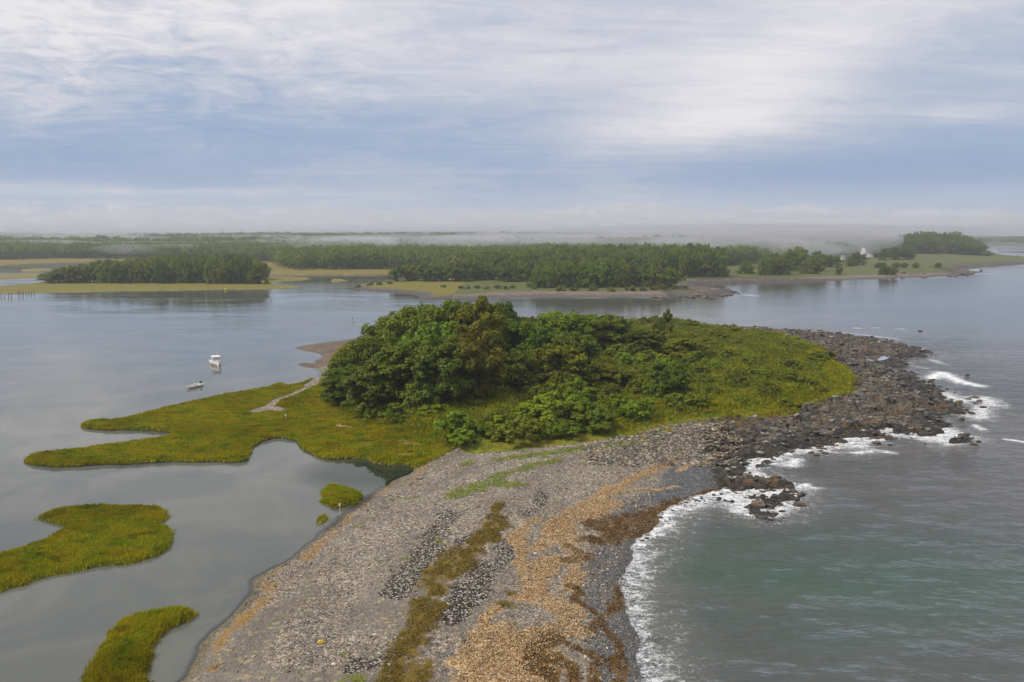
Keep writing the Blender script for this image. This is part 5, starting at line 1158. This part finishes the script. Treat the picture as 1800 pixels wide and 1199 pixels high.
MB().tube((-0.2, 0.3, 2.15), (-0.3, 0.3, 3.3), 0.02, 0.01, 6).build('antenna', WHITE, cb)
# open skiff
bx, by = G(341, 681)
sk = thing('skiff', 'small open skiff with a black outboard, moored below the cabin boat', 'boat', (bx, by, 0), R(-108))
rg = hull_rings(4.2, 1.7, 0.46, 0.15); MB().loft(rg, cap=False).build('hull', WHITE, sk)
m = MB(); m.loft([[(r[1][0], r[1][1] * 0.92, 0.14), (r[1][0], r[5][1] * 0.92, 0.14)] for r in rg[:12]], cap=False); m.build('floor', plain('grey_deck', (0.30, 0.32, 0.30), 0.7), sk)
MB().box((-1.98, 0, 0.3), (0.06, 1.4, 0.42)).build('transom', WHITE, sk)
for x_, w_ in ((-1.2, 1.35), (0.1, 1.4)): MB().box((x_, 0, 0.36), (0.32, w_, 0.05)).build('thwart', CREAM, sk, 0.015)
MB().box((-0.45, 0, 0.5), (0.45, 0.6, 0.55), taper=0.8).build('console', plain('pinkish_console', (0.62, 0.48, 0.42), 0.5), sk, 0.03)
m = MB(); m.box((-2.12, 0, 0.75), (0.42, 0.32, 0.42)); m.box((-2.12, 0, 0.2), (0.18, 0.14, 0.9)); m.build('outboard_motor', BLACK, sk, 0.04)
# white house with grey roof
hx, hy, hz = on_ground(1524, 452)
hs = thing('white_house', 'white house with a grey roof and tall gable among the trees on the far shore', 'house', (hx, hy, hz), R(10)); hs.scale = (0.82, 0.82, 0.82)
HW = plain('white_clapboard', (0.72, 0.70, 0.68), 0.8, 0, 0.06); HR = plain('grey_shingle', (0.22, 0.23, 0.25), 0.9, 0, 0.2, 1); HB = plain('chimney_brick', (0.30, 0.17, 0.11), 0.9)
k = hy / 1000.0
MB().box((0, 0, 3.2), (17, 9, 6.4)).build('wall', HW, hs)
rf = MB().loft([[(-9, -5.2, 6.3), (-9, 0, 10.2), (-9, 5.2, 6.3)], [(9, -5.2, 6.3), (9, 0, 10.2), (9, 5.2, 6.3)]], closed=True).build('roof', HR, hs)
for cx_ in (-3.5, 5.5): MB().box((cx_, 0.5, 10.2), (1.3, 1.0, 3.0)).build('chimney', HB, rf)
gb_ = MB().loft([[(-10.5, -5.5, 0), (-10.5, 1, 0), (-10.5, 1, 7.5), (-10.5, -2.2, 14.5), (-10.5, -5.5, 7.5)], [(-6.0, -5.5, 0), (-6.0, 1, 0), (-6.0, 1, 7.5), (-6.0, -2.2, 14.5), (-6.0, -5.5, 7.5)]], closed=True).build('gable_wing', HW, hs)
for x_ in (-4, -1, 2, 5, 7.3):
    for z__ in (1.8, 4.7): MB().box((x_, -4.53, z__), (1.0, 0.06, 1.5)).build('window', GLASS, hs)
MB().box((0.5, -6.6, 1.6), (9, 4, 3.2)).build('porch', HW, hs, 0.05)
MB().box((3.5, -4.56, 1.1), (1.1, 0.08, 2.2)).build('door', HB, hs)
sx_, sy_, sz_ = on_ground(1481, 456); sh = thing('white_shed', 'small white outbuilding half hidden by trees left of the white house', 'shed', (sx_, sy_, sz_), R(5))
MB().box((0, 0, 1.6), (4, 5, 3.2)).build('wall', HW, sh); MB().loft([[(-2.3, -3, 3.1), (-2.3, 0, 4.8), (-2.3, 3, 3.1)], [(2.3, -3, 3.1), (2.3, 0, 4.8), (2.3, 3, 3.1)]], closed=True).build('roof', HR, sh)
# pilings by the wooded island
for px, py in [(2, 521), (8, 522), (15, 521), (20, 522), (33, 518), (37, 518), (41, 518), (46, 517), (50, 517), (55, 516.5), (60, 516), (-5, 521)]:
    x, y = G(px, py + 0.5); h_ = rnd.uniform(1.2, 2.4)
    tag(MB().tube((0, 0, -1.0), (rnd.uniform(-.1, .1), 0, h_), 0.2, 0.16).build('piling', GREYWOOD), 'dark weathered piling standing in the water before the lagoon island at the left edge', 'piling', 'pilings at the left edge').location = (x, y, 0)
# post in the channel
x, y = G(620, 563.5); cp = thing('channel_post', 'thin green post standing alone in the open water left of the tree tops', 'post', (x, y, 0))
MB().tube((0, 0, -1), (0, 0, 0.9), 0.06).build('pole', GREYWOOD, cp); MB().box((0, 0, 0.95), (0.34, 0.06, 0.4)).build('daymark', plain('marker_green', (0.02, 0.10, 0.05), 0.5), cp, 0.01)
# white stake signs in the marsh
for px, py, hh_, lab in ((597.5, 905, 1.25, 'small white sign on a thin post in the rounded grass clump beside the spit'), (502, 737, 0.75, 'small square white sign standing in the marsh grass below the gravel path')):
    x, y, z = on_ground(px, py); s_ = thing('sign', lab, 'sign', (x, y, z)); MB().tube((0, 0, -0.2), (0, 0, hh_), 0.025, n=6).build('post', WHITE, s_); MB().box((0, -0.03, hh_ - 0.02), (0.17 if hh_ > 1 else 0.26, 0.02, 0.30), None).build('board', plain('sign_white', (0.85, 0.85, 0.85), 0.5), s_, 0.004)
# driftwood
def log(px, py, L, r, ang_, label, branch=True, mat=WOOD):
    x, y, z = on_ground(px, py); m = MB(); n = 6; g = random.Random(px); pts = [Vector((-L / 2 + L * i / n, g.uniform(-.06, .06) * L, r * 0.8 + g.uniform(0, .04) * L)) for i in range(n + 1)]
    for i in range(n): m.tube(pts[i], pts[i + 1], r * (1.1 - 0.7 * i / n), r * (1.1 - 0.7 * (i + 1) / n), 7)
    if branch:
        for i in (1, 2, 4): m.tube(pts[i], pts[i] + Vector((g.uniform(-.3, .2) * L, g.uniform(-.2, .25) * L, g.uniform(.1, .22) * L)), r * .5, r * .15, 6)
    o = m.build('driftwood_log', mat); o.location = (x, y, z); o.rotation_euler = (0, 0, ang_); tag(o, label, 'driftwood')
log(606, 752, 3.2, 0.17, R(-22), 'orange brown driftwood tree trunk with broken limbs lying in the marsh grass')
log(740, 843, 1.3, 0.08, R(0), 'short dark driftwood log on the pebbles above the cove', False, GREYWOOD)
log(385, 1170, 1.1, 0.06, R(50), 'short brown driftwood stick on the lower left of the spit', False)
log(425, 1003 + 0, 0.01, 0.01, 0, '', False) if False else None
log(495, 677, 1.6, 0.07, R(10), 'small grey log at the edge of the marsh by the lagoon', False, GREYWOOD)
YR = plain('yellow_rock', (0.52, 0.34, 0.05), 0.7, 0, 0.3, 6)
def small_rock(px, py, s, mat, label, cat='rock', name='rock'):
    x, y, z = on_ground(px, py); me = RP[2].copy(); me.materials.clear(); me.materials.append(mat); o = bpy.data.objects.new(name, me); C.objects.link(o); o.location = (x, y, z + s * 0.25); o.scale = (s, s, s); tag(o, label, cat); return o
small_rock(565, 1130, 0.27, YR, 'yellow lichened rock on the grey pebbles at the bottom left of the spit')
small_rock(587, 1168, 0.18, CREAM, 'pale rounded stone beside the green weeds at the bottom of the spit')
small_rock(684, 1169, 0.13, CREAM, 'pale stone on the brown patch at the bottom of the spit')
small_rock(578, 1120, 0.12, BLACK, 'scrap of dark rubbish next to the yellow rock', 'rubbish', 'debris')
small_rock(396, 508, 0.55, plain('yellow_buoy', (0.8, 0.62, 0.02), 0.5), 'yellow mooring buoy against the marsh of the wooded island', 'buoy', 'buoy')
x, y, z = on_ground(1178, 760); e = plant('bushb0', 'yellow_shrub', 'small bright yellow flowering plant on the cobble bank', 'plant', x, y, z, 0.6, 0.6)
ylm = leaf_mat('yellow_flowers', (0.42, 0.40, 0.01), (0.55, 0.50, 0.02), (0.3, 0.35, 0.02))
for ch in [o for o in C.objects if o.parent == e]:
    if ch.name.startswith('foliage'): ch.data = ch.data.copy(); ch.data.materials.clear(); ch.data.materials.append(ylm)

# ------------------------------------------------------------------ air: even haze and mist lying over the woods
hz_m, t, out = new_mat('haze_air')
v_ = t.node('ShaderNodeVolumePrincipled'); v_.inputs['Color'].default_value = (0.84, 0.87, 0.95, 1); v_.inputs['Density'].default_value = 0.00022; v_.inputs['Anisotropy'].default_value = 0.3
t.l.new(v_.outputs[0], out.inputs['Volume'])
o = MB().box((0, 0, 0), (1, 1, 1)).build('haze', hz_m); o.scale = (16400, 8400, 80); o.location = (0, 3600, 80 / 2 - 4.6); o['kind'] = 'stuff'; o['label'] = 'pale sea haze filling the air'; o['category'] = 'haze'
ms_m, t, out = new_mat('mist')
v_ = t.node('ShaderNodeVolumePrincipled'); v_.inputs['Color'].default_value = (0.93, 0.94, 0.97, 1); v_.inputs['Density'].default_value = 0.010; v_.inputs['Anisotropy'].default_value = 0.2
t.l.new(v_.outputs[0], out.inputs['Volume'])
def mist(px, Z, z, rx, ry, rz, dens, seed):
    x = (px - 900) / F * Z; bm = bmesh.new(); bmesh.ops.create_icosphere(bm, subdivisions=3, radius=1.0)
    for v in bm.verts:
        d = v.co; n_ = float(fbm(np.array([d.x * 1.6 + seed]), np.array([d.y * 1.6 + d.z * 1.3 + seed * 2]), 3, seed)[0]); v.co = d * (1 + 0.55 * n_)
    me = bpy.data.meshes.new('mist_bank'); bm.to_mesh(me); bm.free(); 
    mm = ms_m.copy(); mm.node_tree.nodes['Principled Volume'].inputs['Density'].default_value = dens; me.materials.append(mm)
    o = link('mist_bank', me, None, None, 'stuff'); o.location = (x, Z, z); o.scale = (rx, ry, rz); o['label'] = 'drifting bank of white mist over the far woods'; o['category'] = 'mist'; o['group'] = 'mist over the far woods'

for i, a in enumerate([(560, 980, 15, 60, 26, 8, 0.007), (600, 1250, 22, 140, 50, 9, 0.006), (820, 1000, 19, 70, 34, 9, 0.009), (775, 1080, 16, 34, 20, 13, 0.012), (950, 1150, 21, 90, 40, 9, 0.009), (1075, 1050, 21, 110, 40, 10, 0.008), (1200, 960, 18, 60, 34, 10, 0.009), (1240, 820, 14, 34, 22, 9, 0.010), (1440, 860, 16, 60, 30, 9, 0.008), (1480, 1500, 34, 200, 80, 16, 0.007), (270, 980, 14, 70, 30, 7, 0.007), (120, 1150, 17, 110, 44, 8, 0.006), (370, 1150, 14, 190, 60, 9, 0.0040), (470, 1500, 22, 220, 80, 10, 0.0050), (40, 1500, 26, 260, 90, 10, 0.0050), (180, 2300, 34, 500, 160, 12, 0.0040),
        (655, 1050, 18, 40, 22, 11, 0.011), (690, 1000, 13, 24, 16, 12, 0.014), (640, 1120, 20, 90, 40, 9, 0.007), (740, 1300, 24, 150, 60, 8, 0.006), (860, 1200, 22, 60, 30, 12, 0.009), (905, 1400, 26, 120, 50, 9, 0.007),
        (1010, 1500, 27, 200, 80, 9, 0.005), (1160, 1500, 28, 240, 90, 11, 0.006), (1260, 1150, 20, 110, 60, 15, 0.007), (1330, 950, 17, 90, 50, 12, 0.006), (1390, 1100, 26, 130, 60, 14, 0.009), (1470, 1080, 26, 60, 40, 12, 0.004),
        (1520, 1350, 32, 130, 60, 14, 0.006), (1290, 1700, 34, 300, 120, 16, 0.006), (1620, 1900, 40, 260, 100, 14, 0.004), (700, 2600, 42, 700, 220, 16, 0.0030), (1300, 2600, 44, 700, 220, 18, 0.0035), (100, 3200, 46, 900, 260, 20, 0.0030)]):
    px, Z, z, rx, ry, rz_, dn = a; mist(px, Z, z, rx, ry, rz_ * (1.15 if px > 700 else 1), dn * (1.35 if px > 500 else 1.15), i * 3 + 1)
